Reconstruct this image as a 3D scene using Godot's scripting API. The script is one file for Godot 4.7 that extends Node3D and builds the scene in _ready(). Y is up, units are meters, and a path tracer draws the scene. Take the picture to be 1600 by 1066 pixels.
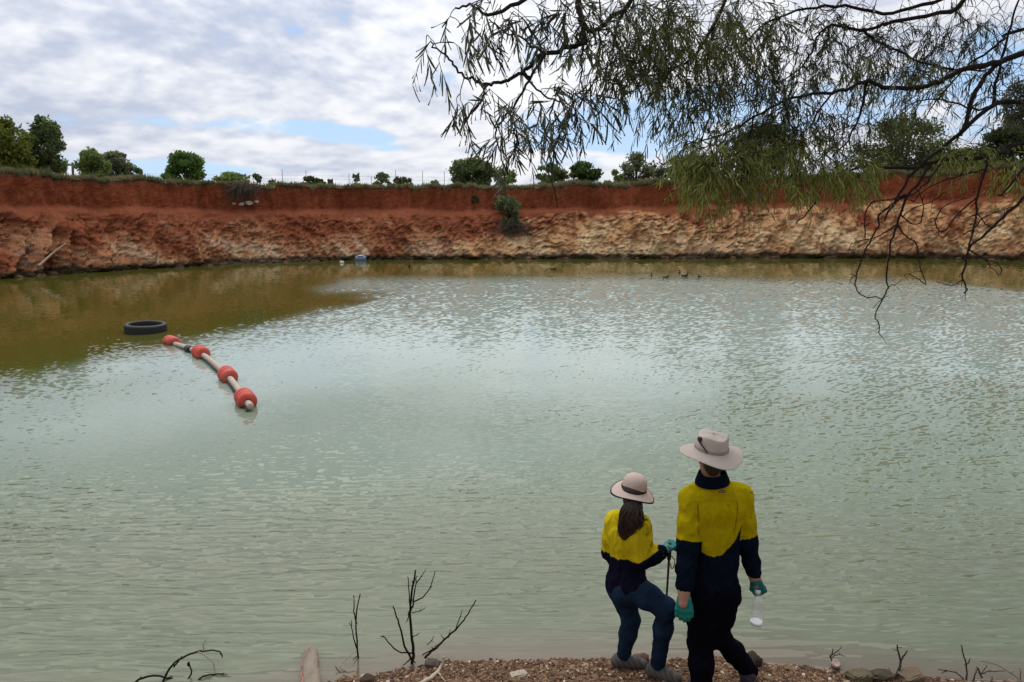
extends Node3D

const F := 1143.0            # focal length of the lens in pixels of a 1600 x 1066 picture
const EYE := Vector3(0, 3.45, 0)
var pitch := atan(213.0 / 1143.0)
var rng := RandomNumberGenerator.new()
var used := {}

# ------------------------------------------------------------------ mesh builder
class B:
	var v := PackedVector3Array()
	var c := PackedColorArray()
	var t := PackedInt32Array()
	var col := Color(1, 1, 1)

	func vert(p: Vector3) -> int:
		v.append(p)
		c.append(col)
		return v.size() - 1

	func tri(a: int, b: int, d: int) -> void:
		t.append(a); t.append(b); t.append(d)

	func quad(a: int, b: int, d: int, e: int) -> void:
		t.append(a); t.append(b); t.append(d)
		t.append(a); t.append(d); t.append(e)

	func tube(path: PackedVector3Array, radii: PackedFloat32Array, n := 6, capped := true) -> void:
		var side := Vector3.ZERO
		var first := v.size()
		var m := path.size()
		for i in m:
			var dir := (path[mini(i + 1, m - 1)] - path[maxi(i - 1, 0)]).normalized()
			if side == Vector3.ZERO:
				side = dir.cross(Vector3(0.31, 0.2, 0.93)).normalized()
			side = (side - dir * side.dot(dir)).normalized()
			var up := dir.cross(side)
			for k in n:
				var a := TAU * k / n
				vert(path[i] + (side * cos(a) + up * sin(a)) * radii[i])
		for i in m - 1:
			for k in n:
				var q := first + i * n
				quad(q + k, q + (k + 1) % n, q + n + (k + 1) % n, q + n + k)
		if capped:
			var e0 := vert(path[0])
			var e1 := vert(path[m - 1])
			var l := first + (m - 1) * n
			for k in n:
				tri(e0, first + (k + 1) % n, first + k)
				tri(e1, l + k, l + (k + 1) % n)

	func box(x: Transform3D, s: Vector3) -> void:
		var h := s * 0.5
		for ax in 3:
			for sg in [-1.0, 1.0]:
				var n := Vector3.ZERO
				n[ax] = sg
				var u := Vector3.ZERO
				u[(ax + 1) % 3] = sg
				var w := Vector3.ZERO
				w[(ax + 2) % 3] = 1.0
				var q := v.size()
				for k in [[-1, -1], [1, -1], [1, 1], [-1, 1]]:
					vert(x * ((n + u * k[0] + w * k[1]) * h))
				quad(q, q + 1, q + 2, q + 3)

	# profile points are (radius, height), listed from bottom to top
	func lathe(x: Transform3D, profile: PackedVector2Array, n := 24, bend = null) -> void:
		var first := v.size()
		for p in profile:
			for k in n:
				var a := TAU * k / n
				var q := Vector3(cos(a) * p.x, p.y, -sin(a) * p.x)
				if bend != null:
					q = bend.call(q)
				vert(x * q)
		for i in profile.size() - 1:
			for k in n:
				var q := first + i * n
				quad(q + k, q + (k + 1) % n, q + n + (k + 1) % n, q + n + k)

	func rock(x: Transform3D, s: Vector3, blocky: float, seed_: int, nu := 10, nv := 7) -> void:
		var noise := FastNoiseLite.new()
		noise.seed = seed_
		noise.frequency = 0.9
		var first := v.size()
		for i in nv + 1:
			var th := PI * i / nv
			for k in nu:
				var a := TAU * k / nu
				var d := Vector3(sin(th) * cos(a), -cos(th), -sin(th) * sin(a))
				var e := Vector3(signf(d.x) * pow(absf(d.x), blocky), signf(d.y) * pow(absf(d.y), blocky), signf(d.z) * pow(absf(d.z), blocky))
				e *= 1.0 + 0.35 * noise.get_noise_3dv(d * 1.3) + 0.18 * noise.get_noise_3dv(d * 3.7 + Vector3(9, 0, 0))
				vert(x * (e * s * 0.5))
		for i in nv:
			for k in nu:
				var q := first + i * nu
				quad(q + k, q + (k + 1) % nu, q + nu + (k + 1) % nu, q + nu + k)

	func mesh(smooth := true) -> ArrayMesh:
		var a := []
		a.resize(Mesh.ARRAY_MAX)
		var nn := PackedVector3Array()
		var idx := PackedInt32Array()
		if smooth:
			nn.resize(v.size())
			idx.resize(t.size())
			for i in range(0, t.size(), 3):
				var p := t[i]
				var q := t[i + 1]
				var r := t[i + 2]
				var n := (v[q] - v[p]).cross(v[r] - v[p])
				nn[p] += n
				nn[q] += n
				nn[r] += n
				idx[i] = p
				idx[i + 1] = r
				idx[i + 2] = q
			for i in nn.size():
				nn[i] = nn[i].normalized() if nn[i].length_squared() > 1e-20 else Vector3.UP
			a[Mesh.ARRAY_VERTEX] = v
			a[Mesh.ARRAY_COLOR] = c
			a[Mesh.ARRAY_INDEX] = idx
		else:
			var vv := PackedVector3Array()
			var cc := PackedColorArray()
			for i in range(0, t.size(), 3):
				var p := v[t[i]]
				var q := v[t[i + 1]]
				var r := v[t[i + 2]]
				var n := (q - p).cross(r - p)
				if n.length_squared() < 1e-22:
					continue
				n = n.normalized()
				vv.append(p); vv.append(r); vv.append(q)
				cc.append(c[t[i]]); cc.append(c[t[i + 2]]); cc.append(c[t[i + 1]])
				nn.append(n); nn.append(n); nn.append(n)
			a[Mesh.ARRAY_VERTEX] = vv
			a[Mesh.ARRAY_COLOR] = cc
		a[Mesh.ARRAY_NORMAL] = nn
		var m := ArrayMesh.new()
		m.add_surface_from_arrays(Mesh.PRIMITIVE_TRIANGLES, a)
		return m

# ------------------------------------------------------------------ bodies: smooth union of tapered capsules
class Bone:
	var a: Vector3
	var b: Vector3
	var ra: float
	var rb: float
	var n := Vector3.UP
	var f := 1.0

class Body:
	var bones: Array[Bone] = []
	var k := 0.05
	var fold := 0.0
	var fold_scale := Vector3.ONE * 14.0
	var fold_seed := 1

	func add(a: Vector3, b: Vector3, ra: float, rb: float, n := Vector3.UP, f := 1.0) -> void:
		var o := Bone.new()
		o.a = a
		o.b = b
		o.ra = ra
		o.rb = rb
		o.n = n
		o.f = f
		bones.append(o)

	func build(st: B, cell: float, paint: Callable) -> void:
		var lo := Vector3.ONE * 1e9
		var hi := -lo
		for o in bones:
			var r := maxf(o.ra, o.rb) + k + cell * 3.0
			lo = lo.min(o.a - Vector3.ONE * r).min(o.b - Vector3.ONE * r)
			hi = hi.max(o.a + Vector3.ONE * r).max(o.b + Vector3.ONE * r)
		var nx := int((hi.x - lo.x) / cell) + 2
		var ny := int((hi.y - lo.y) / cell) + 2
		var nz := int((hi.z - lo.z) / cell) + 2
		var d := PackedFloat32Array()
		d.resize(nx * ny * nz)
		d.fill(1.0)
		for o in bones:
			var r := maxf(o.ra, o.rb) + k + cell * 2.0
			var l := ((o.a.min(o.b) - Vector3.ONE * r - lo) / cell).max(Vector3.ZERO)
			var h := (o.a.max(o.b) + Vector3.ONE * r - lo) / cell
			var ba := o.b - o.a
			var flat: bool = o.f != 1.0
			if flat:
				ba += o.n * ba.dot(o.n) * (o.f - 1.0)
			var l2 := maxf(ba.length_squared(), 1e-9)
			for z in range(int(l.z), mini(int(h.z) + 1, nz)):
				for y in range(int(l.y), mini(int(h.y) + 1, ny)):
					var at := (z * ny + y) * nx
					for x in range(int(l.x), mini(int(h.x) + 1, nx)):
						var pa := lo + Vector3(x, y, z) * cell - o.a
						if flat:
							pa += o.n * pa.dot(o.n) * (o.f - 1.0)
						var s := clampf(pa.dot(ba) / l2, 0.0, 1.0)
						var e := (pa - ba * s).length() - lerpf(o.ra, o.rb, s)
						var g := d[at + x]
						var m := maxf(k - absf(e - g), 0.0)
						d[at + x] = minf(e, g) - m * m * 0.25 / k
		if fold > 0.0:
			var noise := FastNoiseLite.new()
			noise.seed = fold_seed
			noise.frequency = 1.0
			noise.fractal_type = FastNoiseLite.FRACTAL_RIDGED
			noise.fractal_octaves = 2
			for z in nz:
				for y in ny:
					for x in nx:
						var i := (z * ny + y) * nx + x
						if absf(d[i]) < 0.03:
							d[i] -= fold * 0.35 + fold * noise.get_noise_3dv((lo + Vector3(x, y, z) * cell) * fold_scale)
		var made := PackedInt32Array()
		made.resize(d.size())
		made.fill(-1)
		var off := [0, 1, nx, nx + 1, nx * ny, nx * ny + 1, nx * ny + nx, nx * ny + nx + 1]
		var edges := [[0, 1], [2, 3], [4, 5], [6, 7], [0, 2], [1, 3], [4, 6], [5, 7], [0, 4], [1, 5], [2, 6], [3, 7]]
		var corner: Array[Vector3] = []
		for q in 8:
			corner.append(Vector3(q & 1, (q >> 1) & 1, (q >> 2) & 1))
		for z in nz - 1:
			for y in ny - 1:
				var row := (z * ny + y) * nx
				for x in nx - 1:
					var i := row + x
					var first := d[i]
					if first > cell * 2.0 or first < -cell * 2.0:
						continue
					var inside := 0
					for q in 8:
						if d[i + off[q]] < 0.0:
							inside += 1
					if inside == 0 or inside == 8:
						continue
					var sum := Vector3.ZERO
					var count := 0
					for e in edges:
						var g: float = d[i + off[e[0]]]
						var h: float = d[i + off[e[1]]]
						if (g < 0.0) != (h < 0.0):
							sum += corner[e[0]].lerp(corner[e[1]], g / (g - h))
							count += 1
					var p := lo + (Vector3(x, y, z) + sum / count) * cell
					st.col = paint.call(p)
					made[i] = st.vert(p)
		var step := [1, nx, nx * ny]
		for z in range(1, nz - 1):
			for y in range(1, ny - 1):
				for x in range(1, nx - 1):
					var i := (z * ny + y) * nx + x
					if made[i] < 0 :
						continue
					for ax in 3:
						var g := d[i]
						var h: float = d[i + step[ax]]
						if (g < 0.0) == (h < 0.0):
							continue
						var s1: int = step[(ax + 1) % 3]
						var s2: int = step[(ax + 2) % 3]
						var q := [made[i], made[i - s1], made[i - s1 - s2], made[i - s2]]
						if q.min() < 0:
							continue
						if g < 0.0:
							st.quad(q[0], q[1], q[2], q[3])
						else:
							st.quad(q[3], q[2], q[1], q[0])

# ------------------------------------------------------------------ names, materials, places
func numbered(called: String) -> String:
	var n: int = used.get(called, 0)
	used[called] = n + 1
	return called if n == 0 else "%s_%03d" % [called, n]

func thing(called: String, label: String, category: String, where := Vector3.ZERO, group := "") -> Node3D:
	var o := Node3D.new()
	o.name = numbered(called)
	o.position = where
	add_child(o)
	tag(o, label, category, group)
	return o

func tag(o: Node, label: String, category: String, group := "") -> void:
	o.set_meta("label", label)
	o.set_meta("category", category)
	if group:
		o.set_meta("group", group)

func part(called: String, m: Mesh, material: Material, parent: Node3D, local := false) -> MeshInstance3D:
	var o := MeshInstance3D.new()
	o.name = called
	o.mesh = m
	o.material_override = null
	for i in m.get_surface_count():
		o.set_surface_override_material(i, material)
	parent.add_child(o, true)
	if not local:
		var at_ := Vector3.ZERO
		var p: Node = parent
		while p is Node3D and p != self:
			at_ += p.position
			p = p.get_parent()
		o.position = -at_
	return o

func single(called: String, m: Mesh, material: Material, label: String, category: String, group := "") -> MeshInstance3D:
	var o := part(numbered(called), m, material, self, true)
	tag(o, label, category, group)
	return o

func structure(called: String, m: Mesh, material: Material, label: String) -> MeshInstance3D:
	var o := part(numbered(called), m, material, self, true)
	o.set_meta("label", label)
	o.set_meta("kind", "structure")
	return o

func lin(r: float, g: float, b: float) -> Color:
	return Color(r, g, b).linear_to_srgb()

func mat(color: Color, rough := 0.8, spec := 0.5) -> StandardMaterial3D:
	var m := StandardMaterial3D.new()
	m.albedo_color = color
	m.roughness = rough
	m.metallic_specular = spec
	return m

func painted(rough := 0.9, spec := 0.3) -> StandardMaterial3D:
	var m := mat(Color.WHITE, rough, spec)
	m.vertex_color_use_as_albedo = true
	return m

func bumpy(m: StandardMaterial3D, tex: Texture2D, scale_: float, cm: float) -> StandardMaterial3D:
	m.uv1_triplanar = true
	m.uv1_world_triplanar = true
	m.uv1_scale = Vector3.ONE * scale_
	m.heightmap_enabled = true
	m.heightmap_texture = tex
	m.heightmap_scale = cm
	return m

func noise_tex(freq: float, octaves: int, seed_: int, type := FastNoiseLite.TYPE_SIMPLEX_SMOOTH) -> NoiseTexture2D:
	var t := NoiseTexture2D.new()
	t.width = 512
	t.height = 512
	t.seamless = true
	var n := FastNoiseLite.new()
	n.noise_type = type
	n.seed = seed_
	n.frequency = freq
	n.fractal_octaves = octaves
	t.noise = n
	return t

func fbm(seed_: int, freq: float, octaves := 4, ridged := false) -> FastNoiseLite:
	var n := FastNoiseLite.new()
	n.noise_type = FastNoiseLite.TYPE_SIMPLEX_SMOOTH
	n.seed = seed_
	n.frequency = freq
	n.fractal_octaves = octaves
	n.fractal_type = FastNoiseLite.FRACTAL_RIDGED if ridged else FastNoiseLite.FRACTAL_FBM
	return n

func look(u: float, v: float) -> Vector3:
	var y := (533.0 - v) / F
	return Vector3((u - 800.0) / F, y * cos(pitch) - sin(pitch), -(cos(pitch) + y * sin(pitch)))

# the place that is depth metres ahead of the camera (level distance) and was measured at pixel (u, v) of the photograph
func at(u: float, v: float, depth: float) -> Vector3:
	var d := look(u, v)
	return EYE + d * (depth / -d.z)

func on_level(u: float, v: float, y: float) -> Vector3:
	var d := look(u, v)
	return EYE + d * ((y - EYE.y) / d.y)

func curve_at(pts: Array, x: float) -> float:
	if x <= pts[0][0]:
		return pts[0][1]
	for i in pts.size() - 1:
		if x <= pts[i + 1][0]:
			var s: float = (x - pts[i][0]) / (pts[i + 1][0] - pts[i][0])
			return lerpf(pts[i][1], pts[i + 1][1], s * s * (3.0 - 2.0 * s))
	return pts[-1][1]

func smooth_path(pts: PackedVector3Array, per := 4) -> PackedVector3Array:
	var o := PackedVector3Array()
	for i in pts.size() - 1:
		var p0 := pts[maxi(i - 1, 0)]
		var p3 := pts[mini(i + 2, pts.size() - 1)]
		for k in per:
			o.append(pts[i].cubic_interpolate(pts[i + 1], p0, p3, float(k) / per))
	o.append(pts[-1])
	return o

func taper(n: int, r0: float, r1: float, power := 1.0) -> PackedFloat32Array:
	var o := PackedFloat32Array()
	for i in n:
		o.append(lerpf(r0, r1, pow(float(i) / maxf(n - 1, 1), power)))
	return o

# ------------------------------------------------------------------ ground
var shore_line := [[-30, 3.0], [-12, 4.3], [-5, 4.55], [-2.35, 4.4], [-1.6, 4.66], [-1.2, 4.86], [-0.77, 4.97], [-0.49, 5.06], [0.8, 5.1], [1.68, 5.1], [2.14, 5.0], [2.53, 4.91], [3.76, 4.8], [8, 4.6], [16, 4.2], [36, 2.0]]
var wobble := fbm(5, 1.6, 3)

func shore(x: float) -> float:
	return curve_at(shore_line, x) + 0.035 * wobble.get_noise_1d(x)

func bank_y(x: float, depth: float) -> float:
	var t := shore(x) - depth
	if t < 0.0:
		return maxf(0.3 * t, -1.3)
	var y := 0.2 * t + 0.035 * t * t
	if t > 6.0:
		y = 2.46 + (t - 6.0) * 0.12
	return y + 0.02 * wobble.get_noise_2d(x * 3.0, depth * 3.0) * minf(t * 2.0, 1.0)

# top of the pit wall against the direction it is seen in (x / depth)
var rim_line := [[-0.95, 5.25], [-0.7, 5.0], [-0.525, 4.8], [-0.35, 4.66], [-0.09, 4.5], [0.13, 4.66], [0.306, 4.96], [0.525, 5.4], [0.7, 5.85], [0.95, 6.0]]

func plateau_y(x: float, depth: float) -> float:
	return curve_at(rim_line, x / maxf(depth, 1.0))

# the point of the near bank that is seen at a pixel, raised a little
func on_bank(u: float, v: float, lift: float) -> Vector3:
	var d := 5.6
	while d > 3.0:
		var p := at(u, v, d)
		if p.y >= bank_y(p.x, d) + lift:
			d -= 0.01
			continue
		break
	d = 5.6
	while d > 3.0:
		var p := at(u, v, d)
		if p.y >= maxf(bank_y(p.x, d), 0.0) + lift:
			return p
		d -= 0.01
	return at(u, v, 4.8)

func _ready() -> void:
	rng.seed = 4711
	var cam := Camera3D.new()
	cam.name = "camera"
	cam.fov = rad_to_deg(2.0 * atan(533.0 / F))
	cam.near = 0.05
	cam.far = 3000.0
	cam.position = EYE
	cam.rotation.x = -pitch
	add_child(cam)
	var env := Environment.new()
	env.background_mode = Environment.BG_SKY
	env.tonemap_mode = Environment.TONE_MAPPER_LINEAR
	env.tonemap_exposure = 1.12
	env.background_energy_multiplier = 1.0
	env.sdfgi_enabled = true
	env.ssao_enabled = true
	env.ssil_enabled = true
	var sky := Sky.new()
	var pano := PanoramaSkyMaterial.new()
	pano.panorama = ImageTexture.create_from_image(sky_picture())
	sky.sky_material = pano
	env.sky = sky
	var we := WorldEnvironment.new()
	we.name = "surroundings"
	we.environment = env
	add_child(we)
	var sun := DirectionalLight3D.new()
	sun.name = "sun"
	sun.light_energy = 0.45
	sun.light_color = Color(1.0, 0.96, 0.9)
	sun.light_angular_distance = 75.0
	sun.shadow_enabled = true
	add_child(sun)
	sun.look_at_from_position(SUN * 50.0, Vector3.ZERO, Vector3(0, 0, 1))

	build_cliff()
	build_bank()
	build_lake()
	build_far_plants()
	build_far_things()
	build_boom()
	build_shore_things()
	build_overhanging_tree()
	build_man()
	build_woman()

# ------------------------------------------------------------------ sky
var SUN := Vector3(-0.10, 0.86, -0.46).normalized()
var sky_a := fbm(11, 0.42, 5)
var sky_b := fbm(23, 1.5, 5)
var sky_c := sky_ridge()
var sky_w := fbm(31, 0.30, 2)

func sky_ridge() -> FastNoiseLite:
	var n := fbm(37, 2.3, 5)
	n.fractal_gain = 0.6
	return n


func sky_color(d: Vector3) -> Color:
	var el := maxf(d.y, 0.0)
	var az := atan2(d.x, -d.z)
	# clouds lie flatter towards the horizon
	var q := Vector3(d.x * 3.4, log(el + 0.11) * 2.3, -d.z * 3.4)
	var w := sky_w.get_noise_3dv(q * 1.5)
	q += Vector3(w, w * 0.6, -w) * 0.25
	var n := sky_a.get_noise_3dv(q)
	var m := sky_b.get_noise_3dv(q * 1.15)
	var f := sky_c.get_noise_3dv(q * 2.0)
	var e := asin(clampf(d.y, -1, 1))
	var gap := 0.0
	for g in [[-0.30, 0.098, 0.15, 0.012, 0.75], [-0.21, 0.086, 0.07, 0.011, 0.75], [0.17, 0.10, 0.14, 0.045, 0.85], [0.32, 0.13, 0.12, 0.03, 0.5], [-0.42, 0.042, 0.16, 0.014, 0.7], [0.05, 0.05, 0.08, 0.012, 0.3], [0.62, 0.12, 0.14, 0.06, 0.7], [-0.17, 0.072, 0.035, 0.010, 0.6], [-0.08, 0.16, 0.05, 0.02, 0.25]]:
		var a: float = (az - g[0]) / g[2]
		var b: float = (e - g[1]) / g[3]
		gap += g[4] * exp(-a * a - b * b)
	var cover := smoothstep(-0.22, 0.16, n * 0.7 + m * 0.4 + f * 0.35 + 0.54 - gap * 1.05)
	var blue := Color(0.50, 0.67, 0.87).lerp(Color(0.22, 0.42, 0.76), smoothstep(0.0, 0.35, el))
	var white_zone := exp(-pow((az - 0.06) / 0.24, 2.0) - pow((e - 0.17) / 0.12, 2.0))
	var dull := exp(-pow((az + 0.30) / 0.28, 2.0) - pow((e - 0.24) / 0.10, 2.0))
	var light := clampf(0.46 + m * 0.48 + f * 0.52 - n * 0.10 + white_zone * 0.45 - dull * 0.14 + 0.10 * smoothstep(0.12, 0.0, e), 0.0, 1.0)
	light = smoothstep(0.0, 1.0, light)
	var cloud := Color(0.43, 0.48, 0.60).lerp(Color(0.80, 0.81, 0.835), light)
	var c := blue.lerp(cloud, cover)
	var s := maxf(d.dot(SUN), 0.0)
	var glow := 1.0 + 1.15 * pow(s, 4.5) + 1.6 * pow(s, 26.0) * (0.6 + 0.4 * cover)
	c = Color(c.r * glow, c.g * glow, c.b * glow)
	if d.y < 0.0:
		c = Color(0.45, 0.48, 0.52)
	return c

func sky_picture() -> Image:
	var small := Image.create(512, 256, false, Image.FORMAT_RGBF)
	for y in 256:
		for x in 512:
			small.set_pixel(x, y, sky_color(sky_dir((x + 0.5) / 512.0, (y + 0.5) / 256.0)))
	small.resize(4096, 2048, Image.INTERPOLATE_BILINEAR)
	for y in range(770, 1024):
		for x in range(-500, 500):
			small.set_pixel((x + 4096) % 4096, y, sky_color(sky_dir((x + 0.5) / 4096.0, (y + 0.5) / 2048.0)))
	return small

func sky_dir(u: float, v: float) -> Vector3:
	var az := u * TAU
	var th := v * PI
	return Vector3(sin(az) * sin(th), cos(th), -cos(az) * sin(th))

# ------------------------------------------------------------------ the pit wall and the land above it
var wall_points := [[-29, -4, 2.3], [-31, 4, 3.2], [-31, 13, 4.6], [-28.5, 24, 5.2], [-24.4, 34.8, 5.0], [-22.7, 37.3, 4.93], [-20.8, 39.8, 4.8], [-18.3, 41.9, 4.72], [-15.4, 44.2, 4.64], [-9.8, 46.8, 4.54], [-4.1, 47.4, 4.5], [4.2, 47.9, 4.62], [12.5, 47.9, 4.9], [21.1, 48.5, 5.25], [27.2, 47.9, 5.5], [31.9, 45.7, 5.82], [38, 40, 6.0], [42, 28, 5.4], [42, 14, 4.2], [38, 2, 3.0], [34, -6, 2.4]]
var foot := PackedVector3Array()      # x, rim height, z along the water's edge
var outward := PackedVector3Array()
var rim := PackedVector3Array()       # the upper edge of the wall

func build_cliff() -> void:
	var ctrl := PackedVector3Array()
	for p in wall_points:
		ctrl.append(Vector3(p[0], p[2], -p[1]))
	var raw := smooth_path(ctrl, 220)
	foot.append(raw[0])
	for p in raw:
		var l := foot[-1]
		var step := 0.085 if p.z < -30.0 else 0.25
		if Vector2(p.x - l.x, p.z - l.z).length() >= step:
			foot.append(p)
	var n := foot.size()
	for i in n:
		var tg := Vector3.ZERO
		var a := foot[maxi(i - 22, 0)]
		var b := foot[mini(i + 22, n - 1)]
		tg = Vector3(b.x - a.x, 0, b.z - a.z).normalized()
		outward.append(Vector3(tg.z, 0, -tg.x))
	var big := fbm(41, 0.16, 3)
	var lump := fbm(42, 0.5, 4)
	var gully := fbm(43, 0.55, 3, true)
	var chunk := fbm(44, 1.7, 4, true)
	var fine := fbm(45, 3.2, 3)
	var finer := fbm(49, 7.0, 2)
	var crack := fbm(48, 0.9, 3, true)
	var tone := fbm(46, 0.22, 4)
	var tone2 := fbm(47, 0.9, 4)
	var st := B.new()
	var rows := 84
	var s := 0.0
	for i in n:
		var p := foot[i]
		if i:
			s += Vector2(p.x - foot[i - 1].x, p.z - foot[i - 1].z).length()
		var o := outward[i]
		var high := p.y
		var dir := p.x / maxf(-p.z, 1.0)
		# slanting beds of rock show right of the middle
		var beds := smoothstep(-0.02, 0.06, dir) * (1.0 - smoothstep(0.30, 0.42, dir)) + 0.35
		var bench := 0.62 + 0.05 * big.get_noise_1d(s * 1.7)
		for j in rows + 1:
			var f := lerpf(-0.1, 1.0, float(j) / rows)
			var y := f * high
			var off := 0.0
			if f < 0.05:
				off = lerpf(-0.35, 0.12, (f + 0.1) / 0.15)
			elif f < bench:
				var g := (f - 0.05) / (bench - 0.05)
				off = 0.12 + 1.85 * pow(g, 1.15)
			elif f < bench + 0.07:
				off = 1.97 + 0.75 * (f - bench) / 0.07
			else:
				off = 2.72 + 0.3 * (f - bench - 0.07) / (0.93 - bench)
			var lower := smoothstep(bench + 0.09, bench - 0.1, f)
			var hold := smoothstep(-0.02, 0.05, f)
			var q := Vector2(s, y)
			var rough := smoothstep(-0.45, -0.62, dir) * 0.7 + 0.75
			var d := big.get_noise_2d(s, y * 0.5) * 0.9
			d += lump.get_noise_2d(s, y * 0.6) * 0.52 * lower * rough
			d -= gully.get_noise_2d(s * 1.0 + y * 0.45 * sin(s * 0.13), y * 0.28) * 0.55 * lower * rough
			d += chunk.get_noise_2d(s * 1.0 - y * 0.6, y * 0.5) * 0.09 * lower * rough
			d -= crack.get_noise_2d(s * 0.8 + y * 0.9, y * 0.8 - s * 0.25) * 0.12 * lower
			var bed := q.dot(Vector2(-0.42, 0.91)) * 2.3 + lump.get_noise_2d(s * 0.7, y) * 2.4
			bed = bed - floorf(bed)
			d += (bed - 0.5) * 0.20 * beds * lower * smoothstep(-0.1, 0.4, lump.get_noise_2d(s * 0.4 + 20.0, y * 0.6))
			d += fine.get_noise_2d(s, y) * 0.15 * lower + finer.get_noise_2d(s, y) * 0.09 * lower
			d += (gully.get_noise_2d(s * 1.3 + 50.0, y * 0.15) * 0.20 + fine.get_noise_2d(s * 0.6, y * 0.2) * 0.13 + finer.get_noise_2d(s, y * 0.5) * 0.05 + big.get_noise_2d(s * 0.8 + 90.0, 0.0) * 0.5) * (1.0 - lower)
			d *= lerpf(0.35, 1.0, hold)
			var e := off + d * (1.0 if f > 0.0 else 0.5)
			# colours of the beds themselves
			var k := tone.get_noise_2d(s * 0.9, y * 1.6)
			var k2 := tone2.get_noise_2d(s - y * 0.6, y * 2.0)
			var c: Color
			var red := Color(0.185, 0.050, 0.023)
			if f > bench + 0.02:
				c = red.lerp(Color(0.25, 0.072, 0.032), clampf(0.3 + k2 * 0.6 + tone2.get_noise_2d(s * 2.2, y * 0.25) * 0.9 + fine.get_noise_2d(s * 0.6, y * 4.0) * 0.6, 0, 1))
				c = c.lerp(Color(0.27, 0.088, 0.044), smoothstep(bench + 0.12, bench + 0.03, f) * 0.8)
				c = c.lerp(Color(0.14, 0.075, 0.045), smoothstep(0.94, 1.0, f) * 0.7)
			else:
				var orange := Color(0.245, 0.080, 0.038)
				var tan_ := Color(0.53, 0.295, 0.14) if dir > -0.08 else Color(0.36, 0.165, 0.082)
				var pale := Color(0.70, 0.50, 0.28) if dir > -0.08 else Color(0.50, 0.345, 0.215)
				var down := 1.0 - f / bench
				var mixv := down * 1.15 + k * 1.0 + tone2.get_noise_2d(s * 1.4 + y * 0.6, y * 0.5) * 0.55 - 0.10 + smoothstep(-0.1, 0.12, dir) * 0.42
				c = orange.lerp(tan_, smoothstep(0.15, 0.75, mixv))
				c = c.lerp(pale, smoothstep(0.8, 1.35, mixv + k2 * 0.55))
				c = c.lerp(Color(0.17, 0.055, 0.028), smoothstep(0.05, 0.5, k2 - down * 0.30 + 0.12) * 0.85)
				if dir < -0.30:
					c = c.lerp(Color(0.40, 0.36, 0.33), smoothstep(0.3, 0.6, tone2.get_noise_2d(s * 0.35 + 300.0, y * 0.4)) * smoothstep(0.3, 0.8, down) * 0.8)
				var stain := smoothstep(0.72, 0.95, down + 0.25 * tone2.get_noise_1d(s * 0.4)) * smoothstep(0.2, 0.3, dir) * 0.8
				c = c.lerp(Color(0.22, 0.10, 0.065), stain)
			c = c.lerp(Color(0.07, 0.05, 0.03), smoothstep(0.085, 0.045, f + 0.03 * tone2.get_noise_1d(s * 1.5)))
			var shade := 1.0 + 0.20 * fine.get_noise_2d(s * 2.0, y * 2.0) + 0.35 * finer.get_noise_2d(s * 0.8, y * 1.2) * lower
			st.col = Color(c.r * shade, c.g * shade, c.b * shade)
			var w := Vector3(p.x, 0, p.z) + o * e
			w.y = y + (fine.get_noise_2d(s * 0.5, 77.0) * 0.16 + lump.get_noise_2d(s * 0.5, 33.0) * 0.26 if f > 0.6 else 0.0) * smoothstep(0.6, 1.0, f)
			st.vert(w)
			if j == rows:
				rim.append(w)
	for i in n - 1:
		for j in rows:
			var a := i * (rows + 1) + j
			var b := a + rows + 1
			st.quad(a, b, b + 1, a + 1)
	var soil := bumpy(painted(0.95, 0.15), noise_tex(0.02, 5, 9), 0.9, 9.0)
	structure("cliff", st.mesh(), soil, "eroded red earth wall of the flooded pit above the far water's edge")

	# the level land that runs back from the rim to the horizon
	var land := B.new()
	var reach := [0.0, 0.35, 0.9, 1.8, 3.2, 5.5, 9.0, 15.0, 26.0, 50.0, 110.0, 260.0, 700.0]
	var cols := 0
	for i in range(0, n, 3):
		for j in reach.size():
			var d: float = reach[j]
			var w := rim[i] + outward[i] * d
			var k := fine.get_noise_2d(w.x * 0.25, w.z * 0.25)
			w.y += (0.06 + 0.10 * k + 0.004 * minf(d, 40.0)) * (0.0 if j == 0 else 1.0)
			land.col = Color(0.22, 0.15, 0.085).lerp(Color(0.16, 0.15, 0.07), clampf(0.5 + k, 0, 1))
			if j == 0:
				land.col = Color(0.17, 0.09, 0.05)
			land.vert(w)
		cols += 1
	var m := reach.size()
	for i in cols - 1:
		for j in m - 1:
			var a := i * m + j
			land.quad(a, a + m, a + m + 1, a + 1)
	structure("grassland", land.mesh(), painted(0.95, 0.1), "flat dry land stretching back from the rim of the pit")

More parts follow.
